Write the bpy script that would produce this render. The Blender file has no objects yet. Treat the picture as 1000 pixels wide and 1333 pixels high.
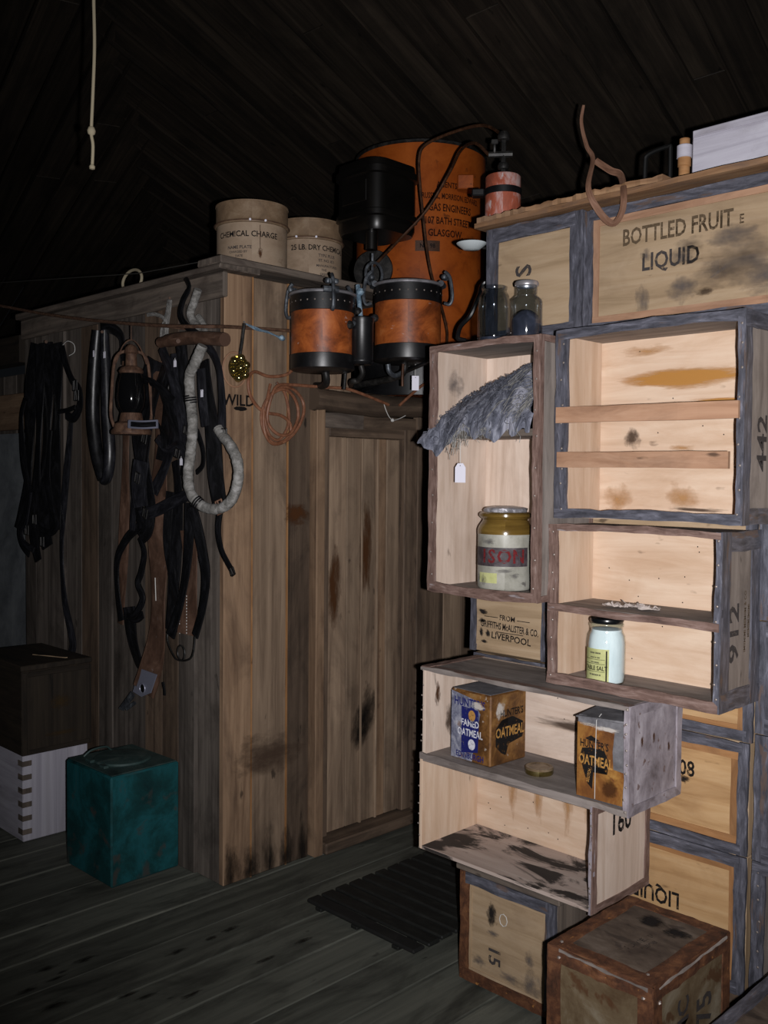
import bpy, math, random
from mathutils import Vector, Matrix
random.seed(7)
S = bpy.context.scene
COL = S.collection
R = math.radians
PI = math.pi

# ---------------------------------------------------------------- camera
F_PX = 1250.0
CAM = Vector((0, 0, 1.5))
PITCH, ROLL = R(2.1), R(0.5)
fw0 = Vector((1, 1, 0)).normalized()
rt0 = Vector((1, -1, 0)).normalized()
FW = (fw0 * math.cos(PITCH) - Vector((0, 0, 1)) * math.sin(PITCH)).normalized()
UP0 = rt0.cross(FW)
RT = rt0 * math.cos(ROLL) + UP0 * math.sin(ROLL)
UP = RT.cross(FW)
cd = bpy.data.cameras.new('camera')
cam = bpy.data.objects.new('camera', cd)
COL.objects.link(cam)
M = Matrix((RT, UP, -FW)).transposed().to_4x4()
M.translation = CAM
cam.matrix_world = M
cd.sensor_fit = 'VERTICAL'
cd.sensor_height = 36.0
cd.sensor_width = 27.0
cd.lens = 36.0 * F_PX / 1333.0
cd.clip_start = 0.05
S.camera = cam

# ---------------------------------------------------------------- world, flash, exposure
w = bpy.data.worlds.new('dark_hut_world')
S.world = w
w.use_nodes = True
w.node_tree.nodes['Background'].inputs[0].default_value = (0.75, 0.85, 1.0, 1)
w.node_tree.nodes['Background'].inputs[1].default_value = 0.004

fl = bpy.data.lights.new('camera_flash_offscreen', 'SPOT')      # the flash of the hand-held camera, right of the lens
fl.energy = 400
fl.color = (1.0, 0.985, 1.0)
fl.spot_size = R(92)
fl.spot_blend = 1.0
fl.shadow_soft_size = 0.012
flo = bpy.data.objects.new('camera_flash_offscreen', fl)
COL.objects.link(flo)
flo.location = CAM + RT * 0.075 - UP * 0.018
aim = FW * 1250 + RT * 140 + UP * 90
flo.rotation_euler = aim.to_track_quat('-Z', 'Y').to_euler()

S.view_settings.view_transform = 'Standard'
S.view_settings.look = 'None'
S.view_settings.exposure = 0.0
S.view_settings.gamma = 1.0
S.view_settings.use_curve_mapping = False

# ---------------------------------------------------------------- measuring from the survey photo
def ray(px, py):
    return (FW * F_PX + RT * (px - 500.0) - UP * (py - 666.5)).normalized()
def hx(px, py, X):
    d = ray(px, py); return CAM + d * (X / d.x)
def hy(px, py, Y):
    d = ray(px, py); return CAM + d * (Y / d.y)
def hz(px, py, Z):
    d = ray(px, py); return CAM + d * ((Z - CAM.z) / d.z)

# ---------------------------------------------------------------- materials
def lin(c):
    return tuple(((x / 255.0) / 12.92 if x / 255.0 <= 0.04045 else ((x / 255.0 + 0.055) / 1.055) ** 2.4) for x in c) + (1,)
MATS = {}
class NT:
    def __init__(s, name):
        s.m = bpy.data.materials.new(name); s.m.use_nodes = True
        s.t = s.m.node_tree; s.b = s.t.nodes['Principled BSDF']; s.out = s.t.nodes['Material Output']
        MATS[name] = s.m
    def n(s, typ, **kw):
        nd = s.t.nodes.new(typ)
        for k, v in kw.items():
            if k.startswith('i_'):
                key = k[2:]
                nd.inputs[int(key) if key.isdigit() else key.replace('_', ' ')].default_value = v
            else: setattr(nd, k, v)
        return nd
    def l(s, a, b): s.t.links.new(a, b)
    def uv(s, scale):
        tc = s.n('ShaderNodeTexCoord'); mp = s.n('ShaderNodeMapping')
        mp.inputs['Scale'].default_value = scale
        s.l(tc.outputs['UV'], mp.inputs[0]); return mp.outputs[0]
    def noise(s, vec, scale, detail=5, rough=.6, dist=0):
        nd = s.n('ShaderNodeTexNoise'); nd.inputs['Scale'].default_value = scale
        nd.inputs['Detail'].default_value = detail; nd.inputs['Roughness'].default_value = rough
        nd.inputs['Distortion'].default_value = dist
        s.l(vec, nd.inputs['Vector']); return nd.outputs[0]
    def ramp(s, fac, stops):
        r = s.n('ShaderNodeValToRGB'); e = r.color_ramp.elements
        while len(e) < len(stops): e.new(0.5)
        for k, (p, c) in enumerate(stops):
            e[k].position = p; e[k].color = c if len(c) == 4 else (*c, 1)
        s.l(fac, r.inputs[0]); return r.outputs[0]
    def mix(s, fac, a, b, mode='MIX'):
        m = s.n('ShaderNodeMix', data_type='RGBA', blend_type=mode)
        for sock, v in ((m.inputs['Factor'], fac), (m.inputs['A'], a), (m.inputs['B'], b)):
            if hasattr(v, 'is_linked') or hasattr(v, 'links'): s.l(v, sock)
            else: sock.default_value = v
        return m.outputs['Result']
    def bump(s, h, strength, dist=0.002):
        b = s.n('ShaderNodeBump'); b.inputs['Strength'].default_value = strength; b.inputs['Distance'].default_value = dist
        s.l(h, b.inputs['Height']); s.l(b.outputs[0], s.b.inputs['Normal'])
BW = ((0, 0, 0, 1), (1, 1, 1, 1))
def grey(c, k=.78):
    m = .35 * c[0] + .5 * c[1] + .15 * c[2]; return tuple(m + (x - m) * k for x in c)
def wood(name, cols, grain=(2.2, 34), stain=(40, 30, 22), amount=.5, rough=.75, bump=.35, vary=.35, blot=3.0, knots=True, edge=(.46, .74)):
    cols = [grey(c) for c in cols]; stain = grey(stain)
    t = NT(name)
    v1 = t.uv((grain[0], grain[1], 1))
    g = t.noise(v1, 1.0, 7, .62, .6)
    c = t.ramp(g, [(.28, lin(cols[0])), (.48, lin(cols[1])), (.72, lin(cols[2]))])
    v2 = t.uv((blot, blot * 2.4, 1))
    bl = t.noise(v2, 1.0, 6, .65, .8)
    f = t.ramp(bl, [(edge[0], (0, 0, 0, 1)), (edge[1], (amount, amount, amount, 1))])
    c = t.mix(f, c, lin(stain))
    if knots:
        v3 = t.uv((9, 22, 1))
        kn = t.noise(v3, 1.0, 3, .5)
        kf = t.ramp(kn, [(.69, (0, 0, 0, 1)), (.76, (.75, .75, .75, 1))])
        c = t.mix(kf, c, lin([x * .55 for x in stain]))
    oi = t.n('ShaderNodeObjectInfo')
    mr = t.n('ShaderNodeMapRange'); mr.inputs['To Min'].default_value = 1 - vary; mr.inputs['To Max'].default_value = 1 + vary * .6
    t.l(oi.outputs['Random'], mr.inputs[0])
    hs = t.n('ShaderNodeHueSaturation'); t.l(mr.outputs[0], hs.inputs['Value']); t.l(c, hs.inputs['Color'])
    t.l(hs.outputs[0], t.b.inputs['Base Color'])
    t.b.inputs['Roughness'].default_value = rough
    t.b.inputs['Specular IOR Level'].default_value = .25
    t.bump(g, bump)
    return t.m
def mottle(name, stops, scale=14, stretch=(1, 1), rough=.6, metal=0, bump=.3, spots=None, spec=.4, detail=6, bdist=.002, rvar=0):
    t = NT(name)
    v = t.uv((stretch[0], stretch[1], 1))
    a = t.noise(v, scale, detail, .68, .4)
    c = t.ramp(a, [(p, lin(q)) for p, q in stops])
    if spots:
        sc, thr, colr, amt = spots
        sp = t.noise(v, sc, 4, .6, .2)
        f = t.ramp(sp, [(thr, (0, 0, 0, 1)), (thr + .05, (amt, amt, amt, 1))])
        c = t.mix(f, c, lin(colr))
    t.l(c, t.b.inputs['Base Color'])
    t.b.inputs['Roughness'].default_value = rough
    t.b.inputs['Metallic'].default_value = metal
    t.b.inputs['Specular IOR Level'].default_value = spec
    if rvar:
        r = t.n('ShaderNodeMapRange'); r.inputs['To Min'].default_value = rough - rvar; r.inputs['To Max'].default_value = rough + rvar
        t.l(a, r.inputs[0]); t.l(r.outputs[0], t.b.inputs['Roughness'])
    if bump: t.bump(a, bump, bdist)
    return t.m
def ink(name, col, wear=.45, scale=60, soft=.12):       # worn print: paint missing in patches
    t = NT(name)
    v = t.uv((1, 1, 1))
    a = t.noise(v, scale, 5, .7)
    f = t.ramp(a, [(wear - soft, (0, 0, 0, 1)), (wear, (1, 1, 1, 1))])
    tr = t.n('ShaderNodeBsdfTransparent'); mx = t.n('ShaderNodeMixShader')
    t.b.inputs['Base Color'].default_value = lin(col); t.b.inputs['Roughness'].default_value = .8
    t.b.inputs['Specular IOR Level'].default_value = .1
    t.l(f, mx.inputs[0]); t.l(tr.outputs[0], mx.inputs[1]); t.l(t.b.outputs[0], mx.inputs[2])
    t.l(mx.outputs[0], t.out.inputs[0]); return t.m
def stainmat(name, col, strength=.8, ns=2.2, soft=.35, rough=.8):   # spilled stain, UV -1..1 over its own patch
    t = NT(name)
    tc = t.n('ShaderNodeTexCoord')
    ln = t.n('ShaderNodeVectorMath', operation='LENGTH'); t.l(tc.outputs['UV'], ln.inputs[0])
    oi = t.n('ShaderNodeObjectInfo')
    ad = t.n('ShaderNodeVectorMath', operation='ADD'); t.l(tc.outputs['UV'], ad.inputs[0])
    cx = t.n('ShaderNodeCombineXYZ'); ml = t.n('ShaderNodeMath', operation='MULTIPLY'); ml.inputs[1].default_value = 37
    t.l(oi.outputs['Random'], ml.inputs[0]); t.l(ml.outputs[0], cx.inputs[0]); t.l(ml.outputs[0], cx.inputs[1]); t.l(cx.outputs[0], ad.inputs[1])
    a = t.noise(ad.outputs[0], ns, 6, .65)
    s1 = t.n('ShaderNodeMath', operation='MULTIPLY_ADD'); t.l(a, s1.inputs[0]); s1.inputs[1].default_value = 1.2; s1.inputs[2].default_value = 0.0
    s2 = t.n('ShaderNodeMath', operation='SUBTRACT'); t.l(s1.outputs[0], s2.inputs[0]); t.l(ln.outputs['Value'], s2.inputs[1])
    f = t.ramp(s2.outputs[0], [(.02, (0, 0, 0, 1)), (.02 + soft, (strength,) * 3 + (1,))])
    tr = t.n('ShaderNodeBsdfTransparent'); mx = t.n('ShaderNodeMixShader')
    t.b.inputs['Base Color'].default_value = lin(col); t.b.inputs['Roughness'].default_value = rough
    t.b.inputs['Specular IOR Level'].default_value = .15
    t.l(f, mx.inputs[0]); t.l(tr.outputs[0], mx.inputs[1]); t.l(t.b.outputs[0], mx.inputs[2])
    t.l(mx.outputs[0], t.out.inputs[0]); return t.m
def plain(name, col, rough=.5, metal=0, spec=.5, coat=0):
    t = NT(name)
    t.b.inputs['Base Color'].default_value = lin(col); t.b.inputs['Roughness'].default_value = rough
    t.b.inputs['Metallic'].default_value = metal; t.b.inputs['Specular IOR Level'].default_value = spec
    t.b.inputs['Coat Weight'].default_value = coat; t.b.inputs['Coat Roughness'].default_value = .08
    return t.m
def glass(name, tint=(225, 232, 228), refl=.05):
    t = NT(name)
    t.t.nodes.remove(t.b)
    tr = t.n('ShaderNodeBsdfTransparent'); tr.inputs[0].default_value = lin(tint)
    gl = t.n('ShaderNodeBsdfGlossy'); gl.inputs['Roughness'].default_value = refl
    lw = t.n('ShaderNodeLayerWeight'); lw.inputs[0].default_value = .5
    pw = t.n('ShaderNodeMath', operation='POWER'); pw.inputs[1].default_value = 3.2; t.l(lw.outputs['Facing'], pw.inputs[0])
    fr = t.n('ShaderNodeMath', operation='MULTIPLY_ADD'); fr.inputs[1].default_value = .75; fr.inputs[2].default_value = .09; t.l(pw.outputs[0], fr.inputs[0])
    mx = t.n('ShaderNodeMixShader')
    t.l(fr.outputs[0], mx.inputs[0]); t.l(tr.outputs[0], mx.inputs[1]); t.l(gl.outputs[0], mx.inputs[2])
    t.l(mx.outputs[0], t.out.inputs[0]); return t.m

wood('ply_inner', [(194, 158, 126), (208, 174, 144), (218, 190, 162)], grain=(3, 26), stain=(176, 124, 78), amount=.45, vary=.10, blot=2.2, bump=.12)
wood('ply_pale', [(184, 156, 134), (206, 180, 160), (220, 198, 180)], grain=(2.4, 26), stain=(140, 106, 80), amount=.35, vary=.10, blot=2.5, bump=.15)
wood('ply_charred', [(150, 128, 116), (172, 150, 138), (186, 166, 154)], grain=(2.4, 26), stain=(26, 24, 25), amount=.94, vary=.05, blot=3.6, bump=.15, edge=(.47, .54))
wood('ply_face', [(146, 118, 84), (170, 140, 104), (184, 156, 122)], grain=(2.2, 26), stain=(110, 82, 56), amount=.45, vary=.12, blot=3, bump=.15)
wood('ply_amber', [(158, 112, 62), (186, 140, 86), (200, 158, 106)], grain=(2.2, 24), stain=(124, 82, 46), amount=.4, vary=.10, blot=3, bump=.15)
wood('ply_grey', [(104, 94, 88), (132, 120, 112), (152, 140, 132)], grain=(2.4, 30), stain=(66, 56, 52), amount=.6, vary=.15, blot=4)
wood('amber_edge', [(132, 84, 40), (160, 106, 56), (176, 126, 76)], grain=(3, 30), stain=(90, 54, 30), amount=.5, vary=.1, blot=5)
wood('slat_brown', [(146, 100, 70), (166, 120, 88), (182, 138, 106)], grain=(3, 30), stain=(84, 52, 38), amount=.45, vary=.08, blot=5)
wood('shelf_grey', [(108, 96, 90), (134, 122, 116), (154, 142, 134)], grain=(3, 30), stain=(58, 46, 42), amount=.7, vary=.1, blot=4)
wood('board_warm', [(92, 64, 44), (134, 102, 74), (160, 126, 94)], grain=(1.3, 30), stain=(66, 46, 36), amount=.75, vary=.2, blot=2.6, bump=.4)
wood('board_grey', [(58, 50, 44), (92, 82, 74), (118, 106, 96)], grain=(1.1, 32), stain=(34, 27, 22), amount=.85, vary=.35, blot=2.4, bump=.45)
wood('board_door', [(98, 76, 58), (136, 110, 86), (162, 134, 106)], grain=(1.2, 30), stain=(64, 48, 38), amount=.7, vary=.2, blot=2.4, bump=.4)
wood('board_umber', [(62, 48, 36), (92, 72, 56), (114, 92, 72)], grain=(1.2, 30), stain=(34, 27, 22), amount=.8, vary=.25, blot=3, bump=.4)
wood('floor_wood', [(70, 72, 63), (91, 93, 83), (108, 109, 97)], grain=(1.4, 26), stain=(26, 25, 22), amount=.85, vary=.22, blot=2.2, bump=.4)
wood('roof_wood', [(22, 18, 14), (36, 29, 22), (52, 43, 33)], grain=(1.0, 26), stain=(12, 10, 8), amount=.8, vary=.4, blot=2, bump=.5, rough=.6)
wood('cap_wood', [(70, 60, 52), (98, 86, 76), (124, 108, 94)], grain=(2, 34), stain=(48, 34, 30), amount=.7, vary=.15, blot=5)
wood('plank_rot', [(92, 60, 36), (132, 92, 58), (160, 120, 82)], grain=(2.2, 30), stain=(92, 74, 66), amount=.8, vary=.15, blot=5, bump=.6)
wood('dark_box', [(30, 24, 18), (44, 35, 26), (56, 46, 34)], grain=(2, 30), stain=(18, 15, 12), amount=.8, vary=.2, blot=4)
wood('white_paint_wood', [(150, 146, 160), (176, 172, 186), (190, 188, 200)], grain=(2, 30), stain=(110, 100, 104), amount=.45, vary=.05, blot=3)
mottle('tape_rust', [(.28, (66, 50, 44)), (.48, (104, 82, 74)), (.60, (124, 102, 94)), (.74, (146, 130, 124))], 30, (.4, 2.2), .65, .0, .6, spots=(16, .63, (158, 152, 156), .6))
mottle('tape_blue', [(.28, (44, 44, 50)), (.46, (72, 72, 80)), (.60, (94, 94, 104)), (.74, (136, 136, 148))], 30, (.4, 2.2), .5, .12, .6, spots=(12, .60, (96, 78, 68), .75))
mottle('tape_white', [(.28, (92, 84, 88)), (.46, (132, 124, 130)), (.60, (156, 148, 154)), (.74, (182, 176, 182))], 9, (1, 1.5), .6, .0, .6, spots=(26, .62, (88, 62, 52), .8))
mottle('rust_heavy', [(.30, (44, 28, 20)), (.50, (84, 52, 34)), (.70, (120, 80, 52))], 22, (1, 1.4), .7, .1, .6, spots=(40, .66, (176, 120, 60), .7))
mottle('rust_panel', [(.32, (70, 50, 30)), (.52, (104, 88, 66)), (.72, (140, 130, 112))], 7, (1, 1), .65, .1, .3, spots=(10, .58, (78, 48, 26), .8))
mottle('rust_top', [(.32, (56, 46, 40)), (.52, (86, 74, 64)), (.72, (112, 100, 90))], 10, (1, 1.8), .65, .05, .3, spots=(9, .6, (48, 40, 36), .7))
mottle('orange_paint', [(.28, (88, 38, 10)), (.48, (140, 66, 18)), (.72, (164, 84, 28))], 5, (1, 1), .42, .0, .15, spots=(14, .64, (84, 42, 18), .7), spec=.5)
mottle('orange_pot', [(.30, (66, 32, 16)), (.46, (128, 64, 28)), (.58, (158, 84, 38)), (.74, (184, 112, 62))], 9, (1, 1), .4, .0, .25, spots=(26, .66, (190, 180, 174), .5), spec=.5)
mottle('red_lead', [(.30, (110, 56, 40)), (.50, (150, 76, 54)), (.66, (176, 150, 146))], 16, (1, .5), .65, .0, .4, spots=(30, .62, (180, 176, 176), .7))
mottle('black_paint', [(.35, (10, 10, 11)), (.6, (22, 22, 24)), (.8, (44, 42, 42))], 12, (1, 1), .38, .1, .2, spots=(30, .70, (120, 116, 112), .5), spec=.5)
mottle('black_tank', [(.35, (8, 7, 6)), (.6, (16, 14, 12)), (.8, (28, 25, 22))], 6, (1, 1), .35, .2, .1, spec=.5)
mottle('iron_grey', [(.3, (40, 42, 46)), (.5, (74, 78, 84)), (.7, (120, 126, 132))], 30, (1, 1), .5, .5, .4)
mottle('iron_dark', [(.3, (18, 18, 18)), (.5, (34, 33, 32)), (.7, (60, 58, 56))], 30, (1, 1), .5, .4, .4)
mottle('verdigris', [(.3, (58, 74, 86)), (.5, (104, 128, 146)), (.7, (170, 190, 204))], 40, (1, 1), .6, .2, .5)
mottle('copper_tube', [(.3, (40, 24, 16)), (.5, (66, 42, 28)), (.7, (96, 66, 46))], 30, (1, 1), .45, .4, .2)
mottle('rubber_tube', [(.3, (84, 52, 36)), (.5, (118, 76, 54)), (.7, (140, 98, 74))], 30, (1, 1), .55, 0, .2)
mottle('rusty_iron', [(.3, (52, 36, 28)), (.5, (82, 58, 44)), (.7, (112, 86, 68))], 30, (1, 1), .7, .1, .4)
mottle('leather_black', [(.3, (7, 7, 8)), (.5, (15, 15, 17)), (.75, (34, 34, 38))], 14, (1, 2), .38, 0, .4, spec=.5, rvar=.12)
mottle('leather_sheen', [(.3, (12, 12, 14)), (.5, (26, 26, 30)), (.75, (50, 50, 56))], 14, (1, 2), .36, 0, .4, spec=.6, rvar=.12)
mottle('leather_brown', [(.3, (46, 32, 24)), (.5, (78, 56, 44)), (.72, (108, 84, 70))], 9, (1, 1.6), .6, 0, .4, spots=(24, .66, (120, 112, 112), .4))
mottle('leather_strap', [(.3, (84, 56, 42)), (.5, (116, 84, 66)), (.72, (140, 108, 90))], 12, (1, 1.6), .65, 0, .4)
mottle('rope_white', [(.3, (72, 70, 68)), (.5, (118, 116, 112)), (.7, (164, 162, 160))], 40, (1, .6), .9, 0, .9, bdist=.006)
mottle('drum_card', [(.3, (122, 102, 82)), (.5, (146, 126, 106)), (.7, (160, 142, 122))], 4, (1, 1.6), .7, 0, .08, spots=(7, .64, (104, 82, 64), .5))
mottle('drum_rim', [(.3, (96, 78, 60)), (.5, (120, 98, 76)), (.7, (140, 120, 98))], 14, (1, 1), .6, 0, .15)
mottle('teal_tin', [(.30, (8, 34, 36)), (.48, (14, 60, 62)), (.60, (22, 82, 88)), (.70, (60, 58, 54))], 4.5, (1, 1), .5, .0, .2, spots=(5, .56, (62, 58, 54), .8))
mottle('teal_lid', [(.30, (30, 46, 46)), (.50, (52, 72, 70)), (.7, (76, 88, 84))], 10, (1, 1), .55, .1, .2)
mottle('brass', [(.3, (120, 104, 56)), (.5, (170, 154, 96)), (.7, (206, 194, 140))], 20, (1, 1), .16, .95, .05)
mottle('brass_lid', [(.3, (92, 76, 56)), (.5, (128, 108, 84)), (.7, (150, 134, 112))], 20, (1, 1), .4, .4, .1)
mottle('tin_rust', [(.30, (52, 34, 20)), (.46, (94, 62, 32)), (.58, (128, 90, 48)), (.74, (152, 122, 80))], 12, (1, 1), .5, .1, .3, spots=(34, .66, (200, 192, 182), .55))
mottle('tin_blue', [(.30, (60, 62, 84)), (.50, (126, 128, 146)), (.70, (182, 182, 192))], 34, (1, 1), .45, .2, .3, spots=(9, .60, (128, 88, 40), .8))
mottle('tin_bare', [(.3, (96, 94, 98)), (.5, (132, 130, 134)), (.7, (170, 168, 174))], 12, (1, 1), .42, .45, .2, spots=(16, .64, (120, 80, 50), .7))
mottle('stone_glaze', [(.3, (70, 52, 22)), (.5, (98, 76, 34)), (.7, (122, 98, 48))], 6, (.5, 3), .16, 0, .05, spec=.6)
mottle('stone_body', [(.30, (120, 118, 108)), (.5, (156, 154, 144)), (.7, (178, 176, 168))], 7, (1, 1), .42, 0, .1, spots=(26, .64, (86, 82, 80), .8))
mottle('jar_band', [(.3, (34, 28, 32)), (.5, (58, 50, 54)), (.7, (96, 88, 90))], 24, (1, 1), .6, 0, .1)
mottle('foil', [(.3, (110, 108, 112)), (.5, (160, 158, 164)), (.7, (212, 210, 216))], 40, (1, 1), .35, .5, .8, bdist=.004)
mottle('wool_grey', [(.30, (58, 60, 68)), (.50, (100, 102, 114)), (.68, (152, 154, 166))], 34, (1, 1), .95, 0, 1.0, bdist=.012, spec=.1, spots=(8, .54, (164, 164, 176), .65))
mottle('wool_dark', [(.30, (48, 49, 55)), (.50, (84, 86, 96)), (.68, (126, 128, 138))], 40, (1, 1), .95, 0, 1.0, bdist=.01, spec=.1)
mottle('salt', [(.3, (214, 222, 228)), (.5, (232, 238, 244)), (.7, (244, 248, 252))], 20, (1, .2), .9, 0, .3)
mottle('label_olive', [(.3, (146, 148, 96)), (.5, (172, 174, 118)), (.7, (190, 190, 138))], 12, (1, 1), .8, 0, 0)
mottle('label_rust', [(.3, (76, 42, 20)), (.46, (118, 74, 32)), (.60, (152, 108, 50)), (.74, (168, 130, 74))], 10, (1, 1), .6, 0, .2, spots=(22, .62, (86, 46, 24), .8))
mottle('paper_scrap', [(.3, (150, 138, 130)), (.5, (186, 174, 168)), (.7, (210, 200, 194))], 18, (1, 1), .9, 0, .5)
mottle('canvas_pale', [(.3, (72, 76, 80)), (.5, (98, 102, 106)), (.7, (118, 122, 124))], 5, (1, 1), .9, 0, .2)
mottle('mat_black', [(.3, (9, 10, 9)), (.5, (17, 18, 16)), (.7, (30, 31, 28))], 12, (1, 3), .7, 0, .4)
mottle('char', [(.3, (8, 8, 8)), (.5, (14, 14, 13)), (.7, (24, 23, 21))], 12, (1, 1), .8, 0, .3)
mottle('dust_fill', [(.3, (36, 38, 48)), (.5, (58, 60, 74)), (.7, (86, 88, 104))], 20, (1, 1), .8, 0, .6)
plain('tag_white', (226, 224, 236), .7, 0, .3)
plain('string_white', (190, 188, 184), .8, 0, .2)
plain('wire_grey', (90, 88, 84), .5, .6)
plain('cord_tan', (150, 140, 118), .9, 0, .2)
plain('iron_black', (9, 9, 9), .6, .1, .3)
plain('lamp_glass_dark', (12, 12, 13), .08, 0, .6)
plain('knob_black', (14, 16, 18), .25, 0, .6)
plain('white_enamel', (176, 184, 186), .35, 0, .5)
plain('nail_iron', (128, 118, 112), .5, .5)
plain('steel_plate', (126, 128, 144), .42, .3)
plain('bare_tin', (206, 202, 206), .3, .8)
glass('clear_glass', (238, 241, 243), .06)
glass('green_glass', (242, 248, 246), .05)
ink('ink_black', (26, 24, 24), .46, 70)
ink('ink_faded', (86, 72, 56), .52, 80, .2)
ink('ink_grey', (62, 58, 58), .5, 60, .2)
ink('ink_tank', (40, 16, 8), .42, 90)
ink('ink_red', (104, 34, 36), .50, 90, .2)
ink('ink_blue', (28, 32, 92), .44, 90)
ink('ink_gold', (170, 126, 68), .50, 120, .2)
ink('ink_white', (200, 200, 208), .50, 110, .2)
ink('ink_lid', (66, 58, 54), .57, 45, .1)
plain('paint_black', (16, 13, 12), .7, 0, .2)
stainmat('stain_ochre', (176, 124, 58), .8, 1.3, .3)
stainmat('stain_print', (70, 54, 32), .6, 6, .5)
stainmat('stain_foot', (26, 22, 19), .85, 2.6, .6)
stainmat('stain_drip', (176, 132, 84), .7, 1.8, .6)
stainmat('stain_dark', (70, 54, 44), .75, 1.6, .4)
stainmat('stain_char', (30, 27, 27), .92, 1.6, .35)
stainmat('stain_soft', (84, 80, 82), .6, 2.2, .6)
stainmat('stain_brown', (74, 44, 22), .85, 2.2, .4)
stainmat('stain_white', (206, 198, 190), .7, 2.4, .3)
stainmat('stain_pitch', (14, 11, 9), .9, 1.6, .45)

# ---------------------------------------------------------------- mesh building
def catmull(P, n=8, closed=False):
    P = [Vector(p) for p in P]; out = []; L = len(P)
    segs = L if closed else L - 1
    for i in range(segs):
        g = (lambda k: P[k % L]) if closed else (lambda k: P[max(0, min(L - 1, k))])
        p0, p1, p2, p3 = g(i - 1), g(i), g(i + 1), g(i + 2)
        for k in range(n):
            t = k / n
            out.append(.5 * ((2 * p1) + (-p0 + p2) * t + (2 * p0 - 5 * p1 + 4 * p2 - p3) * t * t + (-p0 + 3 * p1 - 3 * p2 + p3) * t ** 3))
    if not closed: out.append(P[-1].copy())
    return out
class MB:
    def __init__(s): s.V = []; s.F = []; s.U = []; s.SM = []
    def face(s, idx, uv, sm=False): s.F.append(idx); s.U.append(uv); s.SM.append(sm)
    def box(s, lo, hi, g=0, mat=None, jit=0):
        o = (random.random() * 9, random.random() * 9); b = len(s.V)
        pts = [Vector(((lo, hi)[i & 1][0], (lo, hi)[(i >> 1) & 1][1], (lo, hi)[(i >> 2) & 1][2])) for i in range(8)]
        loc = [p.copy() for p in pts]
        if jit: pts = [p + Vector([random.uniform(-jit, jit) for _ in range(3)]) for p in pts]
        s.V += [mat @ p for p in pts] if mat else pts
        for ax, q in ((0, (0, 4, 6, 2)), (0, (1, 3, 7, 5)), (1, (0, 1, 5, 4)), (1, (2, 6, 7, 3)), (2, (0, 2, 3, 1)), (2, (4, 5, 7, 6))):
            a, c = [k for k in range(3) if k != ax]
            if g == a: ua, va = a, c
            else: ua, va = c, a
            sc = .25 if ax == g else 1
            s.face([b + k for k in q], [(loc[k][ua] * sc + o[0], loc[k][va] + o[1] + ax * .7) for k in q])
        return s
    def strip(s, a, b, W, N, w, t, n=8, jit=.003, bow=(0, 0), tj=.0012):   # ragged edging strip from a to b
        a, b = Vector(a), Vector(b); W = Vector(W).normalized(); N = Vector(N).normalized()
        o = (random.random() * 9, random.random() * 9); i0 = len(s.V); L = (b - a).length
        for i in range(n + 1):
            k = i / n; c = a.lerp(b, k) + W * (bow[0] * math.sin(PI * k)) + N * (bow[1] * math.sin(PI * k))
            if i == 0: ph = [random.random() * 9 for _ in range(4)]
            j0 = jit * (.5 * math.sin(i * .8 + ph[0]) + random.uniform(-.45, .45)); j1 = jit * (.5 * math.sin(i * .7 + ph[1]) + random.uniform(-.45, .45))
            if random.random() < .06: j1 += random.uniform(-1, .6) * jit
            tt = t + random.uniform(-tj, tj)
            s.V += [c - W * (w / 2 + j0), c + W * (w / 2 + j1), c + W * (w / 2 + j1) + N * tt, c - W * (w / 2 + j0) + N * tt]
        for i in range(n):
            p = i0 + i * 4; q = p + 4; u0 = o[0] + L * i / n; u1 = o[0] + L * (i + 1) / n
            for k in range(4):
                k2 = (k + 1) % 4; v0 = o[1] + (0, w, w + t, 2 * w + t)[k]; v1 = v0 + (w, t, w, t)[k]
                s.face([p + k, p + k2, q + k2, q + k], [(u0, v0), (u0, v1), (u1, v1), (u1, v0)])
        s.face([i0 + 3, i0 + 2, i0 + 1, i0], [(0, 0)] * 4); e = i0 + n * 4
        s.face([e, e + 1, e + 2, e + 3], [(0, 0)] * 4); return s
    def tube(s, P, r, n=8, closed=False, cap=True, flat=None):
        P = [Vector(p) for p in P]; L = len(P); i0 = len(s.V); o = random.random() * 9
        T = []
        for i in range(L):
            a = P[(i - 1) % L] if closed or i > 0 else P[i]; c = P[(i + 1) % L] if closed or i < L - 1 else P[i]
            T.append((c - a).normalized() if (c - a).length > 1e-9 else Vector((0, 0, 1)))
        up = Vector((0, 0, 1)) if abs(T[0].z) < .9 else Vector((1, 0, 0))
        nv = T[0].cross(up).normalized(); acc = 0; us = []
        for i in range(L):
            if i: 
                ax = T[i - 1].cross(T[i])
                if ax.length > 1e-7: nv = Matrix.Rotation(T[i - 1].angle(T[i]), 3, ax.normalized()) @ nv
                acc += (P[i] - P[i - 1]).length
            us.append(acc)
            bv = T[i].cross(nv); rr = r[i] if isinstance(r, (list, tuple)) else r
            for k in range(n):
                a = 2 * PI * k / n
                s.V.append(P[i] + nv * (math.cos(a) * rr) + bv * (math.sin(a) * rr))
        r0 = r[0] if isinstance(r, (list, tuple)) else r
        for i in range(L if closed else L - 1):
            j = (i + 1) % L
            for k in range(n):
                k2 = (k + 1) % n; u0 = us[i]; u1 = us[j] if j else acc + .01
                v0 = 6.28 * r0 * k / n; v1 = 6.28 * r0 * (k + 1) / n
                s.face([i0 + i * n + k, i0 + i * n + k2, i0 + j * n + k2, i0 + j * n + k], [(u0 + o, v0), (u0 + o, v1), (u1 + o, v1), (u1 + o, v0)], True)
        if cap and not closed:
            s.face([i0 + k for k in reversed(range(n))], [(0, 0)] * n); e = i0 + (L - 1) * n
            s.face([e + k for k in range(n)], [(0, 0)] * n)
        return s
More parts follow.
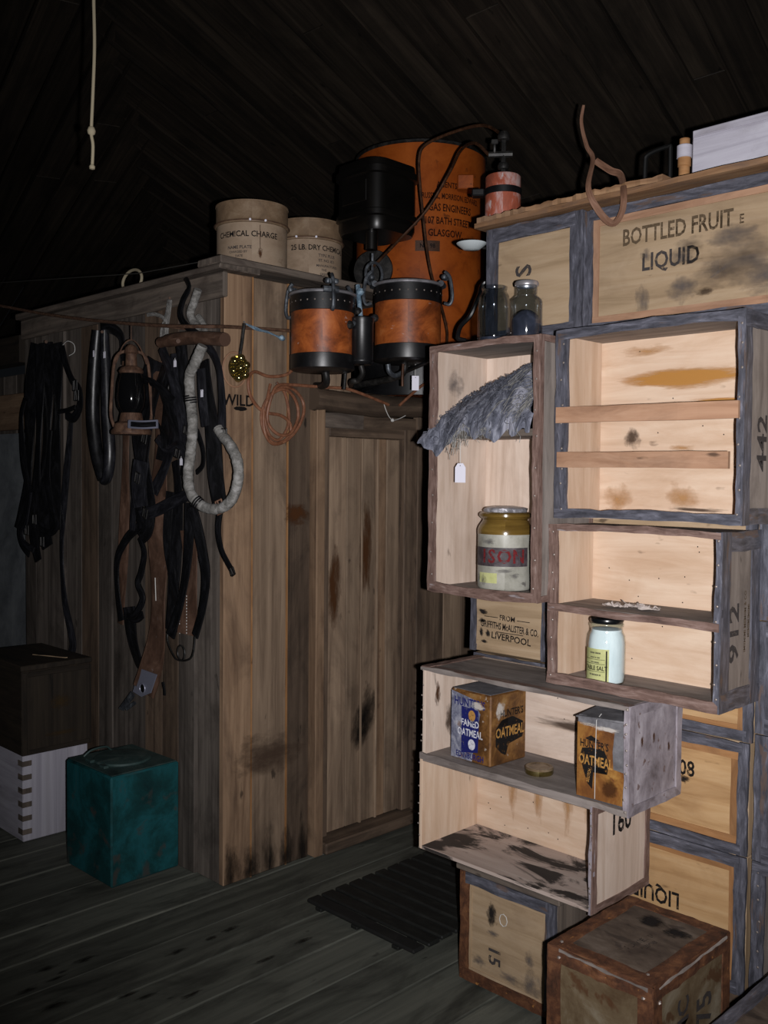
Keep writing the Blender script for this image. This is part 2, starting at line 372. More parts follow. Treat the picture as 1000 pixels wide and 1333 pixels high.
    def lathe(s, prof, n=32, c=(0, 0, 0), a0=0, a1=2 * PI, sx=1, flute=None, axis=None):
        i0 = len(s.V); full = abs(a1 - a0 - 2 * PI) < 1e-6; m = n if full else n + 1; o = random.random() * 9
        c = Vector(c); rm = max(p[0] for p in prof)
        Q = axis.to_track_quat('Z', 'Y').to_matrix() if axis else None
        acc = 0; vs = []
        for i, (r, z) in enumerate(prof):
            if i: acc += math.hypot(r - prof[i - 1][0], z - prof[i - 1][1])
            vs.append(acc)
            for k in range(m):
                a = a0 + (a1 - a0) * k / n; rr = r * (flute(a, z) if flute else 1)
                p = Vector((math.sin(a) * rr * sx, -math.cos(a) * rr, z))
                s.V.append(c + (Q @ p if Q else p))
        for i in range(len(prof) - 1):
            for k in range(n):
                k2 = (k + 1) % m; u0 = o + rm * (a0 + (a1 - a0) * k / n); u1 = o + rm * (a0 + (a1 - a0) * (k + 1) / n)
                f = [i0 + i * m + k, i0 + i * m + k2, i0 + (i + 1) * m + k2, i0 + (i + 1) * m + k]
                s.face(f, [(u0, vs[i] + o), (u1, vs[i] + o), (u1, vs[i + 1] + o), (u0, vs[i + 1] + o)], True)
        return s
    def ribbon(s, P, w, t, N, sm=True, wv=0):
        P = [Vector(p) for p in P]; i0 = len(s.V); o = (random.random() * 9, random.random() * 9); acc = 0; L = len(P); us = []
        N = Vector(N).normalized(); ph = random.random() * 6
        for i in range(L):
            a, c = P[max(0, i - 1)], P[min(L - 1, i + 1)]; T = (c - a).normalized()
            if i: acc += (P[i] - P[i - 1]).length
            us.append(acc)
            W = T.cross(N)
            W = W.normalized() if W.length > 1e-6 else Vector((0, 0, 1))
            tw = math.sin(acc * 9 + ph) * wv
            NN = W.cross(T).normalized()
            W, NN = W * math.cos(tw) + NN * math.sin(tw), NN * math.cos(tw) - W * math.sin(tw)
            ww = w[i] if isinstance(w, list) else w
            s.V += [P[i] - W * ww / 2 - NN * t / 2, P[i] + W * ww / 2 - NN * t / 2, P[i] + W * ww / 2 + NN * t * .3, P[i] + W * ww * .35 + NN * t / 2, P[i] - W * ww * .35 + NN * t / 2, P[i] - W * ww / 2 + NN * t * .3]
        vv = [0, .5, .5, .6, .9, 1.0, 1.0]
        for i in range(L - 1):
            for k in range(6):
                k2 = (k + 1) % 6; p = i0 + i * 6; q = p + 6; v0 = o[1] + .05 * k; v1 = v0 + .05
                s.face([p + k, p + k2, q + k2, q + k], [(us[i] + o[0], v0), (us[i] + o[0], v1), (us[i + 1] + o[0], v1), (us[i + 1] + o[0], v0)], True)
        s.face([i0 + k for k in reversed(range(6))], [(0, 0)] * 6); e = i0 + (L - 1) * 6
        s.face([e + k for k in range(6)], [(0, 0)] * 6); return s
    def prism(s, poly, n, t):                     # convex-ish polygon (3D points) extruded along n by t
        n = Vector(n).normalized(); b = len(s.V); k = len(poly); P = [Vector(p) for p in poly]
        s.V += P + [p + n * t for p in P]
        ax = (P[1] - P[0]).normalized(); ay = n.cross(ax); uv = [((p - P[0]).dot(ax), (p - P[0]).dot(ay)) for p in P]
        s.face([b + i for i in reversed(range(k))], list(reversed(uv))); s.face([b + k + i for i in range(k)], uv)
        for i in range(k):
            j = (i + 1) % k; L = (P[j] - P[i]).length
            s.face([b + i, b + j, b + k + j, b + k + i], [(0, 0), (L, 0), (L, t), (0, t)])
        return s
    def grid(s, fn, nu, nv, sm=True, us=1, vs=1):
        b = len(s.V)
        for i in range(nu + 1):
            for j in range(nv + 1): s.V.append(Vector(fn(i / nu, j / nv)))
        for i in range(nu):
            for j in range(nv):
                q = [b + i * (nv + 1) + j, b + (i + 1) * (nv + 1) + j, b + (i + 1) * (nv + 1) + j + 1, b + i * (nv + 1) + j + 1]
                s.face(q, [(i / nu * us, j / nv * vs), ((i + 1) / nu * us, j / nv * vs), ((i + 1) / nu * us, (j + 1) / nv * vs), (i / nu * us, (j + 1) / nv * vs)], sm)
        return s
    def mesh(s, name):
        me = bpy.data.meshes.new(name); me.from_pydata([tuple(v) for v in s.V], [], s.F)
        ul = me.uv_layers.new(name='UVMap'); d = []
        for u in s.U:
            for a in u: d += [a[0], a[1]]
        ul.data.foreach_set('uv', d)
        me.polygons.foreach_set('use_smooth', s.SM)
        if any(s.SM): me.set_sharp_from_angle(angle=R(42))
        me.update(); return me
    def build(s, name, mat, parent=None, bevel=0, subs=0, label=None):
        me = s.mesh(name); me.materials.append(MATS[mat])
        o = bpy.data.objects.new(name, me); COL.objects.link(o)
        if parent: o.parent = parent
        if bevel:
            m = o.modifiers.new('bevel', 'BEVEL'); m.width = bevel; m.segments = 1; m.limit_method = 'ANGLE'; m.angle_limit = R(50)
        if label: o['label'] = label
        return o
def thing(name, label, cat, loc=(0, 0, 0), rz=0, group=None, kind=None):
    o = bpy.data.objects.new(name, None); COL.objects.link(o); o.empty_display_size = .05
    o.location = loc; o.rotation_euler = (0, 0, rz)
    if label: o['label'] = label
    if cat: o['category'] = cat
    if group: o['group'] = group
    if kind: o['kind'] = kind
    return o
def tag(o, label, cat, group=None, kind=None):
    if label: o['label'] = label
    if cat: o['category'] = cat
    if group: o['group'] = group
    if kind: o['kind'] = kind
    return o
def facing(p): return math.atan2(-p[0], p[1])            # local -y turned to the middle of the room
def text_geo(txt, size, spacing=1.0, ax='CENTER'):
    c = bpy.data.curves.new('t', 'FONT'); c.body = txt; c.size = size; c.align_x = ax; c.align_y = 'CENTER'
    c.space_character = spacing; c.offset = size * .022; c.resolution_u = 2
    o = bpy.data.objects.new('t', c); COL.objects.link(o)
    dg = bpy.context.evaluated_depsgraph_get()
    me = bpy.data.meshes.new_from_object(o.evaluated_get(dg))
    V = [v.co.copy() for v in me.vertices]; F = [list(p.vertices) for p in me.polygons]
    bpy.data.objects.remove(o); bpy.data.curves.remove(c); bpy.data.meshes.remove(me)
    return V, F
def lettering(lines, fn, mat, parent, name='lettering', label=None):
    """lines: (text, size, x, y[, xscale, rotation]); fn maps print plane (u, v) to a point"""
    if len(lines) > 1:
        for one in lines: lettering([one], fn, mat, parent, name, label)
        return
    mb = MB()
    for ln in lines:
        txt, size, x, y = ln[:4]; xs = ln[4] if len(ln) > 4 else 1; rot = ln[5] if len(ln) > 5 else 0
        V, F = text_geo(txt, size); b = len(mb.V); uv = []
        for v in V:
            a, c = v.x * xs, v.y
            u, w_ = x + a * math.cos(rot) - c * math.sin(rot), y + a * math.sin(rot) + c * math.cos(rot)
            uv.append((u, w_)); mb.V.append(Vector(fn(u, w_)))
        for f in F: mb.face([b + k for k in f], [uv[k] for k in f])
    return mb.build(name, mat, parent, label=label)
def patch(fn, c, r, mat, parent, name='stain', rot=0, lim=None):     # stain on a surface: an own irregular patch
    r = (r[0] * 1.45, r[1] * 1.45)
    mb = MB(); q = [(-1, -1), (1, -1), (1, 1), (-1, 1)]
    if lim:
        u0, u1, v0, v1 = [(a - b) / k for a, b, k in ((lim[0], c[0], r[0]), (lim[1], c[0], r[0]), (lim[2], c[1], r[1]), (lim[3], c[1], r[1]))]
        q = [(max(-1, min(1, max(u0, min(u1, a)))), max(-1, min(1, max(v0, min(v1, b))))) for a, b in q]
    for a, b in q:
        u, v = a * r[0], b * r[1]
        mb.V.append(Vector(fn(c[0] + u * math.cos(rot) - v * math.sin(rot), c[1] + u * math.sin(rot) + v * math.cos(rot))))
    mb.face([0, 1, 2, 3], [(a * 1.0, b * 1.0) for a, b in q])
    return mb.build(name, mat, parent)

# ================================================================ STRUCTURE
WX, WY = 2.034, 2.85                     # side wall of the boarded stall (facing -x), its front (facing -y)
def struct(name): return thing(name, None, None, kind='structure')

# floor: boards running along x
fl_ = struct('floor')
MB().box((-3.2, -3, -.14), (5.2, 7.2, -.034), 0).build('subfloor', 'board_umber', fl_)
y = -2.9; k = 0
while y < 7.0:
    wd = random.uniform(.17, .215)
    x0 = -3.0 + random.uniform(-.1, .1); xj = random.uniform(.2, 4.2)
    for a, b in ((x0, xj), (xj + .004, 5.1)):
        z = random.uniform(-.004, 0)
        MB().box((a, y, -.03 + z), (b, y + wd - .005, z), 0).build('plank', 'floor_wood', fl_, bevel=.003)
    y += wd; k += 1

# small dark spots trodden into the boards
fz = lambda u, v: (u, v, .0012)
for px, py in ((36, 1290), (60, 1262), (72, 1275), (110, 1250), (165, 1296), (190, 1298), (250, 1295), (275, 1222), (345, 1250), (70, 1310), (395, 1225), (300, 1210), (230, 1240)):
    p_ = hz(px, py, 0); fz2 = lambda u, v: (u, v, .0018); patch(fz2, (p_.x, p_.y), (random.uniform(.03, .06), random.uniform(.012, .022)), 'stain_foot', fl_)

# roof: two boarded slopes meeting in a hip
def slope(name, vp, anchor, lo, hi, n_w, mat, width):
    r = struct(name)
    u = ray(*vp); v = Vector((0, 0, 1)).cross(u).normalized(); n = u.cross(v).normalized()
    if n.z > 0: n = -n
    if anchor[0] == 'p': p = Vector(anchor[1])
    else: p = anchor[1]
    q = -n_w * width
    while q < n_w * width:
        wd = random.uniform(width * .85, width * 1.15)
        Mx = Matrix((u, v, n)).transposed().to_4x4(); Mx.translation = p + v * q
        til = Matrix.Rotation(random.uniform(.05, .10), 4, 'X')
        j = random.uniform(lo * .5, hi * .6)
        for a, b in ((lo, j), (j + .005, hi)):
            MB().box((a, 0, -.02), (b, wd - .006, 0), 0, mat=Mx @ til).build('roof_board', mat, r, bevel=.002)
        MB().strip(Mx @ Vector((lo, wd - .008, .002)), Mx @ Vector((hi, wd - .008, .002)), v, n, .009, .024, 40, .0022, tj=.006).build('bead', mat, r)  # raised strip added along each joint so its side catches the flash
        q += wd
    return u, v, n, p
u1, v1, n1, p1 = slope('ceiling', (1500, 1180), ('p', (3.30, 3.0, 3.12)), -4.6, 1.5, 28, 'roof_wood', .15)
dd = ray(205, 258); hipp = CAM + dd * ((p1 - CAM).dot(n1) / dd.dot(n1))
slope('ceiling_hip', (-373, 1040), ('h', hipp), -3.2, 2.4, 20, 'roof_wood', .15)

# outer wall behind the crates and the apparatus
wb = struct('wall_back')
for i in range(46):
    yy = -1.6 + i * .15
    MB().box((4.35, yy, 0), (4.38, yy + .144, 2.72), 2).build('board', 'board_umber', wb, bevel=.003)

# stall side wall (harness wall)
ws = struct('wall_left')
yy = WY + .002
mats = ['board_grey', 'board_grey', 'board_grey', 'board_umber']
while yy < 4.44:
    wd = random.uniform(.10, .165)
    if yy + wd > 4.38: wd = 4.465 - yy
    off = random.choice([0, 0, .006, .012, -.004])
    MB().box((WX - off, yy, 0), (WX + .022, yy + wd - .003, 2.16), 2, jit=.0015).build('board', random.choice(mats), ws, bevel=.003)
    yy += wd
yend = yy
# cap boards along the top of the side wall
MB().box((WX - .018, WY - .02, 2.135), (WX + .004, yend, 2.225), 1).build('rail', 'cap_wood', ws, bevel=.005)
MB().box((WX - .05, WY - .045, 2.225), (WX + .13, yend, 2.248), 1, jit=.004).build('cap', 'cap_wood', ws, bevel=.004)
# stall front wall
wf = struct('wall_front')
edges = [288, 328, 374, 404]
fm = ['board_warm', 'board_door', 'board_umber']
for i in range(3):
    a = hy(edges[i], 700, WY).x; b = hy(edges[i + 1], 700, WY).x
    if i == 0: a = WX - .002
    MB().box((a, WY - (.004, 0, .002)[i], 0), (b - .004, WY + .022, 2.225), 2, jit=.001).build('board', fm[i], wf, bevel=.003)
    if i < 2:   # light arris between boards
        MB().box((b - .006, WY - .004, 0), (b + .001, WY + .018, 2.225), 2).build('bead', 'amber_edge', wf)
xd0 = hy(404, 700, WY).x
MB().box((WX - .05, WY - .045, 2.2485), (2.92, WY + .10, 2.272), 0, jit=.004).build('cap', 'cap_wood', wf, bevel=.004)
# platform carrying the drums
MB().box((WX + .02, WY + .10, 2.232), (2.92, 3.75, 2.2575), 0).build('top_board', 'cap_wood', wf, bevel=.003)
# posts under it, behind the pots
MB().box((xd0 + .02, WY + .04, 1.80), (xd0 + .13, WY + .07, 2.23), 2).build('board', 'board_umber', wf, bevel=.003)
MB().box((xd0 + .135, WY + .04, 1.80), (xd0 + .25, WY + .07, 2.23), 2).build('board', 'board_door', wf, bevel=.003)
# wall right of the door
xr = hy(541, 700, WY).x
x = xr + .09
for wd, m in ((.10, 'board_umber'), (.12, 'board_door'), (.13, 'board_umber'), (.14, 'board_door'), (.14, 'board_umber'), (.14, 'board_umber'), (.14, 'board_umber'), (.14, 'board_umber')):
    MB().box((x, WY, 0), (x + wd - .003, WY + .022, 1.70), 2, jit=.001).build('board', m, wf, bevel=.003); x += wd
xw_end = x

# door
dr = struct('door_1')
zt = 1.735
def dx(px): return hy(px, 800, WY).x
MB().box((dx(404), WY - .035, 0), (dx(415), WY + .02, zt + .06), 2).build('door_casing', 'board_warm', dr, bevel=.003)
MB().box((dx(416), WY + .005, .05), (dx(429), WY + .045, zt), 2).build('stile', 'board_umber', dr, bevel=.003)
MB().box((dx(429) + .001, WY + .005, zt - .075), (dx(526), WY + .045, zt), 0).build('rail', 'board_umber', dr, bevel=.003)
MB().box((dx(526) + .001, WY + .005, .05), (dx(541), WY + .045, zt), 2).build('stile', 'board_umber', dr, bevel=.003)
db = [429, 458, 476, 496, 509, 526]
dmats = ['board_door', 'board_door', 'board_door', 'board_warm', 'board_door']
for i in range(5):
    MB().box((dx(db[i]) + .001, WY + .03 + random.uniform(0, .004), .05), (dx(db[i + 1]) - .002, WY + .055, zt - .076), 2).build('board', dmats[i], dr, bevel=.003)
for px in (476, 496):
    MB().box((dx(px) - .006, WY + .022, .05), (dx(px) + .005, WY + .04, zt - .077), 2).build('bead', 'board_door', dr, bevel=.002)
MB().box((xr, WY - .01, 0), (xr + .085, WY + .022, zt + .05), 2).build('door_casing', 'board_umber', dr, bevel=.003)
MB().box((dx(416), WY - .05, 0), (xr + .0, WY + .05, .045), 0).build('threshold', 'board_umber', dr, bevel=.006)
fd = lambda u, v: (u, WY + .0205, v)
fb = lambda u, v: (u, WY + .0255, v)
patch(fb, (dx(476) + .02, 1.18), (.045, .26), 'stain_brown', dr)
patch(fb, (dx(482), .50), (.075, .17), 'stain_pitch', dr, rot=-.35)
patch(fb, (dx(440), 1.05), (.05, .2), 'stain_brown', dr)
ff = lambda u, v: (u, WY - .0052, v)
for px, w_, h_ in ((300, .05, .16), (325, .06, .12), (350, .05, .2), (372, .05, .14), (392, .04, .22)): patch(ff, (hy(px, 1100, WY).x, .03), (w_, h_), 'stain_foot', wf, lim=(WX + .002, xd0 - .004, .002, 1))
patch(ff, (hy(385, 670, WY).x, hy(385, 670, WY).z), (.07, .06), 'stain_brown', wf)
patch(ff, (hy(345, 1000, WY).x, .45), (.18, .10), 'stain_dark', wf)
wp = lambda px, py: (hy(px, py, WY).x, hy(px, py, WY).z)
c = wp(311, 522); lettering([('WILD', .056, c[0] - .004, c[1], 1.0, .0)], ff, 'paint_black', wf, label='hand-painted black letters on the corner board')
c = wp(312, 532)
mb = MB(); mb.V.append(Vector(ff(*c)))
for i in range(20):
    a = 2 * PI * i / 20; mb.V.append(Vector(ff(c[0] + .030 * math.cos(a), c[1] + .008 * math.sin(a) + random.uniform(-.001, .001))))
for i in range(20): mb.face([0, 1 + i, 1 + (i + 1) % 20], [(0, 0)] * 3)
mb.build('painted_dash', 'paint_black', wf)

# beam over the door, carried by the front wall
bm = MB(); P = [(xd0 - .012, WY - .02, 1.80), (2.75, WY - .02, 1.79), (3.05, WY - .015, 1.80), (3.6, WY - .02, 1.81), (4.33, WY - .02, 1.80)]
P = catmull(P, 8); bm.tube(P, [.045 + random.uniform(-.003, .003) for _ in P], 12)
bm.build('beam', 'board_umber', wf)
MB().box((xd0 + .01, WY - .012, 1.69), (dx(470), WY + .0, 1.752), 0, jit=.003).build('batten', 'cap_wood', wf, bevel=.003)
MB().box((dx(470) + .005, WY + .004, 1.70), (4.33, WY + .02, 1.752), 0, jit=.002).build('batten', 'board_umber', wf, bevel=.003)
pf = MB().box((xd0 + .135, WY + .075, 1.825), (4.33, 3.75, 1.85), 0).build('platform_board', 'board_umber', None, bevel=.003)
tag(pf, 'timber platform board over the door carrying the gas apparatus', 'board')

# wall beyond the harness wall: pale sheet and boards
wl = struct('wall_far')
for i in range(9):
    a = yend + .01 + i * .15
    MB().box((WX + .10, a, 0), (WX + .12, a + .147, 2.0), 2).build('board', 'board_grey', wl, bevel=.003)
MB().box((WX + .07, yend + .02, 1.72), (WX + .098, yend + 1.3, 1.90), 1).build('board', 'board_warm', wl, bevel=.003)
MB().strip((WX + .066, yend + .40, .45), (WX + .066, yend + .40, 1.70), (0, 1, 0), (-1, 0, 0), .76, .004, 26, .016).build('canvas_sheet', 'canvas_pale', wl)
MB().box((WX - .02, yend + .01, 2.03), (WX + .06, yend + 1.4, 2.16), 1).build('rail', 'dark_box', wl, bevel=.003)

# ================================================================ CRATES
RZ = -PI / 2                           # local x runs along the wall to the right, local y into it
def nails(mb, pts, N, r=.0035):
    N = Vector(N).normalized()
    for p in pts:
        p = Vector(p); a = N.orthogonal().normalized(); b = N.cross(a); i0 = len(mb.V)
        mb.V += [p + a * r * math.cos(k * PI / 3) + b * r * math.sin(k * PI / 3) for k in range(6)] + [p + N * .002]
        for k in range(6): mb.face([i0 + k, i0 + (k + 1) % 6, i0 + 6], [(0, 0)] * 3)
def open_crate(label, loc, rz, W, H, D, inner, outer, strips, sw, group=None, side_frame='tape_blue', side_face='ply_grey', bows=(0, 0, 0, 0), top_frame=None, bottom_inner=None, backg=0, side_w=None):
    """strips: materials of left, right, top, bottom front edging"""
    t = thing('open_packing_crate', label, 'crate', loc, rz, group)
    w2 = W / 2; th = .011; side_w = side_w or sw
    MB().box((-w2, D - th, 0), (w2, D, H), backg).build('back_panel', inner, t)
    MB().box((-w2, .004, 0), (-w2 + th, D - th - .0005, H), 2).build('side_panel', inner, t, bevel=.001)
    MB().box((w2 - th, .004, 0), (w2, D - th - .0005, H), 2).build('side_panel', side_face, t, bevel=.001)
    MB().box((-w2 + th + .0005, .004, H - th), (w2 - th - .0005, D - th - .0005, H), 0).build('top_panel', outer, t, bevel=.001)
    MB().box((-w2 + th + .0005, .004, 0), (w2 - th - .0005, D - th - .0005, th), 0).build('bottom_panel', bottom_inner or inner, t, bevel=.001)
    b = bows; mt = strips
    for nm, a, c, Wd, m, bow in (('l', (-w2 + sw[0] / 2 - .002, .004, -.002), (-w2 + sw[0] / 2 - .002, .004, H + .002), (1, 0, 0), mt[0], b[0]),
                         ('r', (w2 - sw[1] / 2 + .002, .004, -.002), (w2 - sw[1] / 2 + .002, .004, H + .002), (1, 0, 0), mt[1], b[1]),
                         ('t', (-w2 - .001, .003, H - sw[2] / 2 + .002), (w2 + .001, .003, H - sw[2] / 2 + .002), (0, 0, 1), mt[2], b[2]),
                         ('b', (-w2 - .001, .003, sw[3] / 2 - .002), (w2 + .001, .003, sw[3] / 2 - .002), (0, 0, 1), mt[3], b[3])):
        if m:
            L = (Vector(a) - Vector(c)).length
            MB().strip(a, c, Wd, (0, -1, 0), {'l': sw[0], 'r': sw[1], 't': sw[2], 'b': sw[3]}[nm], .009, max(6, int(L / .03)), .0028, (bow, 0)).build('edge_strip', m, t)
    if side_frame:
        x = w2; f = side_w[0] if isinstance(side_w, (tuple, list)) else side_w
        for a, c, Wd in (((x, -.006, f / 2 - .002), (x, D, f / 2 - .002), (0, 0, 1)), ((x, -.006, H - f / 2 + .002), (x, D, H - f / 2 + .002), (0, 0, 1)),
                         ((x, f / 2 - .008, -.002), (x, f / 2 - .008, H + .002), (0, 1, 0)), ((x, D - f / 2, -.002), (x, D - f / 2, H + .002), (0, 1, 0))):
            MB().strip(a, c, Wd, (1, 0, 0), f, .004, 10, .002).build('side_edging', side_frame, t)
    if top_frame:
        f = .03
        for a, c, Wd in (((-w2, f / 2 - .004, H), (w2, f / 2 - .004, H), (0, 1, 0)), ((-w2 + f / 2, 0, H), (-w2 + f / 2, D, H), (1, 0, 0))):
            MB().strip(a, c, Wd, (0, 0, 1), f, .003, 12, .002).build('top_edging', top_frame, t)
    nb = MB(); pts = []
    for k in range(9):
        z = H * (k + .5) / 9
        pts += [(-w2 + sw[0] / 2 + random.uniform(-.004, .004), -.0062, z + random.uniform(-.01, .01)), (w2 - sw[1] / 2 + random.uniform(-.004, .004), -.0062, z + random.uniform(-.01, .01))]
    nails(nb, pts, (0, -1, 0)); nb.build('nails', 'nail_iron', t)['kind'] = 'stuff'
    nb = MB(); nails(nb, [(random.uniform(-w2 + .03, w2 - .03), D - th - .0003, random.uniform(.03, H - .03)) for _ in range(14)], (0, -1, 0), .002)
    nb.build('nail_holes', 'char', t)['kind'] = 'stuff'
    return t
def closed_crate(label, loc, rz, W, H, D, face, frame, inner_edge, fw=.03, ie=.014, group=None, side='ply_face', frames=None, top_mat=None):
    """closed case: recessed face panel, metal edging, timber bead between"""
    t = thing('packing_crate', label, 'crate', loc, rz, group); w2 = W / 2
    MB().box((-w2, .008, 0), (w2, D, H), 0).build('body', side, t, bevel=.002)
    MB().box((-w2 + fw, .004, fw), (w2 - fw, .0078, H - fw), 0).build('face_panel', face, t)
    fr = frames or (frame,) * 4
    for a, c, Wd, m in (((-w2 + fw / 2, .008, 0), (-w2 + fw / 2, .008, H), (1, 0, 0), fr[0]), ((w2 - fw / 2, .008, 0), (w2 - fw / 2, .008, H), (1, 0, 0), fr[1]),
                     ((-w2 + fw * .6, .0075, H - fw / 2), (w2 - fw * .6, .0075, H - fw / 2), (0, 0, 1), fr[2]), ((-w2 + fw * .6, .0075, fw / 2), (w2 - fw * .6, .0075, fw / 2), (0, 0, 1), fr[3])):
        if m: MB().strip(a, c, Wd, (0, -1, 0), fw, .010, 12, .0025).build('edge_strip', m, t)
    if inner_edge:
        q = fw + ie / 2
        for a, c, Wd in (((-w2 + q, .004, fw), (-w2 + q, .004, H - fw), (1, 0, 0)), ((w2 - q, .004, fw), (w2 - q, .004, H - fw), (1, 0, 0)),
                         ((-w2 + fw, .0042, H - q), (w2 - fw, .0042, H - q), (0, 0, 1)), ((-w2 + fw, .0042, q), (w2 - fw, .0042, q), (0, 0, 1))):
            MB().strip(a, c, Wd, (0, -1, 0), ie, .003, 8, .001).build('bead', inner_edge, t)
    return t
BX = 2.47                                # face plane of the crate wall
def wcrate(label, y_hi, y_lo, z0, z1, face, frame='tape_blue', bead=None, dx_=0, **kw):
    return closed_crate(label, (BX + dx_, (y_hi + y_lo) / 2, z0), RZ, y_hi - y_lo, z1 - z0, .36, face, frame, bead, **kw)

GW = 'closed cases making up the crate wall'
# right-hand column of the wall
plinth = MB().box((BX + .02, .46, 0), (BX + .36, 2.04, .115), 1).build('plinth_plank', 'board_umber', None, bevel=.004)
tag(plinth, 'dark timber sleeper on the floor under the crate wall', 'timber')
ca = wcrate('amber plywood case with upside-down stencilled LIQUID behind the rusty floor box', 1.74, 1.095, .117, .492, 'ply_amber', 'tape_blue', 'amber_edge', fw=.032)
fl1 = lambda u, v: (u, .0036, v)
q_ = hx(850, 1162, BX); lettering([('LIQUID', .064, 1.4175 - q_.y, q_.z - .117, .78, PI)], fl1, 'ink_black', ca)
cb = wcrate('amber plywood case stencilled 408 beside the oatmeal tin crate', 1.74, 1.095, .496, .800, 'ply_amber', 'tape_blue', 'amber_edge', fw=.028, ie=.02)
def on_wall(px, py, yc, z0, X=BX): p_ = hx(px, py, X); return (yc - p_.y, p_.z - z0)
q_ = on_wall(888, 1000, 1.4175, .496); lettering([('408', .060, q_[0], q_[1], .8)], fl1, 'ink_black', cb)
q_ = on_wall(890, 1014, 1.4175, .496); patch(fl1, q_, (.020, .014), 'stain_char', cb)
q_ = on_wall(880, 969, 1.4175, .496); patch(fl1, q_, (.02, .016), 'stain_white', cb)
cc = wcrate('amber case under the 912 crate, above the case stencilled 408', 1.74, 1.085, .804, 1.13, 'ply_amber', 'tape_blue', 'amber_edge', fw=.028)
wcrate('case hidden behind the two-shelf crate with the salt jar', 1.74, 1.085, 1.134, 1.53, 'ply_face', 'tape_blue', None)
wcrate('case hidden behind the crate with two front slats', 1.74, 1.085, 1.534, 1.925, 'ply_face', 'tape_blue', None)
# far column
wcrate('grey case on the floor at the far foot of the crate wall', 2.04, 1.75, .117, .36, 'ply_grey', 'tape_blue', None)
wcrate('grey case behind the open crate marked 160', 2.04, 1.75, .364, .64, 'ply_grey', 'tape_blue', None)
wcrate('grey case behind the crate holding the oatmeal tins', 2.04, 1.75, .644, .918, 'ply_grey', 'tape_blue', None)
cl = wcrate('pale case lettered FROM LIVERPOOL under the tall crate', 2.055, 1.745, .925, 1.30, 'ply_face', 'tape_blue', None, fw=.022, frames=('tape_blue', 'tape_blue', 'tape_blue', None))
lv = lambda u, v: (u, .0037, v)
lettering([('FROM', .024, -.005, .118, 1, -.03), ('GRIFFITHS McALISTER & CO.', .031, .002, .088, .60, -.04), ('LIVERPOOL', .030, .010, .054, 1.05, -.05)], lv, 'ink_black', cl)
for a, b, z in ((-.10, -.043, .118), (.034, .085, .116), (-.05, .06, .071)):
    mb = MB(); mb.V += [Vector(lv(a, z - .0012)), Vector(lv(b, z - .0012)), Vector(lv(b, z + .0012)), Vector(lv(a, z + .0012))]
    mb.face([0, 1, 2, 3], [(a, 0), (b, 0), (b, .002), (a, .002)]); mb.build('printed_rule', 'ink_black', cl)
for c, r in (((-.105, .132), (.022, .012)), ((-.108, .102), (.018, .010)), ((-.112, .064), (.012, .020)), ((-.085, .062), (.014, .016)), ((-.10, .034), (.02, .008))):
    patch(lv, c, r, 'stain_char', cl)
wcrate('case hidden behind the tall crate with the stoneware jar', 2.04, 1.75, 1.304, 1.60, 'ply_face', 'tape_blue', None)
wcrate('case hidden behind the tall crate with the wool rag', 2.04, 1.75, 1.604, 1.925, 'ply_face', 'tape_blue', None)
# top row
cs = wcrate('pale case with a sideways S behind the two glass jars', 2.005, 1.637, 1.93, 2.305, 'ply_face', 'tape_blue', None, fw=.045, side='tape_blue')
lettering([('S', .085, -.035, .225, 1.0, PI / 2)], lambda u, v: (u, .0036, v), 'ink_grey', cs)
cf = wcrate('wide case stencilled BOTTLED FRUIT LIQUID in the top row', 1.631, .965, 1.93, 2.295, 'ply_face', 'tape_blue', 'slat_brown', fw=.030, ie=.02)
cf.rotation_euler = (0, 0, RZ)
bf = lambda u, v: (u, .0036, v)
lettering([('BOTTLED FRUIT', .066, -.040, .265, .70)], bf, 'ink_faded', cf); lettering([('E', .034, .150, .258, .8)], bf, 'ink_faded', cf)
lettering([('LIQUID', .068, -.055, .185, .80)], bf, 'ink_grey', cf)
LB = (-.30, .30, .035, .33)
for c, r in (((-.13, .205), (.022, .025)), ((.0, .215), (.06, .03)), ((.10, .13), (.13, .06)), ((.22, .10), (.09, .06)), ((-.02, .10), (.06, .05)), ((.12, .22), (.09, .04)), ((-.02, .185), (.045, .03)), ((.16, .16), (.14, .08))):
    patch(bf, c, r, 'stain_soft', cf, lim=LB)
patch(bf, (-.14, .08), (.03, .06), 'stain_soft', cf, lim=LB); patch(bf, (.05, .08), (.03, .015), 'stain_dark', cf, lim=LB)
# column continuing to the right
for z0, z1, m in ((.496, .83, 'ply_grey'), (.834, 1.13, 'ply_amber'), (1.134, 1.53, 'ply_face'), (1.534, 1.925, 'ply_face')):
    wcrate({.496: 'blue-edged grey case standing next to the case stencilled 408', .834: 'blue-edged case low beside the 912 crate', 1.134: 'blue-edged case level with the top of the 912 crate', 1.534: 'blue-edged case level with the slatted crate'}[z0], 1.078, .46, z0, z1, m, 'tape_blue', None, fw=.04)
oc = open_crate('open blue-edged crate holding a green glass bottle', (BX, .77, .117), RZ, .61, .375, .30, 'ply_grey', 'ply_grey', ('tape_blue',) * 4, (.035, .03, .03, .03), side_frame=None)
b_ = thing('glass_bottle', 'green glass bottle inside the low blue-edged crate', 'bottle', (BX + .06, .985, .131), 0)
MB().lathe([(0, 0), (.036, 0), (.04, .01), (.04, .16), (.03, .19), (.014, .21), (.013, .26), (.017, .262), (.017, .275), (.011, .275)], 24).build('bottle_body', 'green_glass', b_)
MB().lathe([(0, .26), (.0105, .26), (.0105, .285), (0, .285)], 12).build('cork', 'slat_brown', b_)

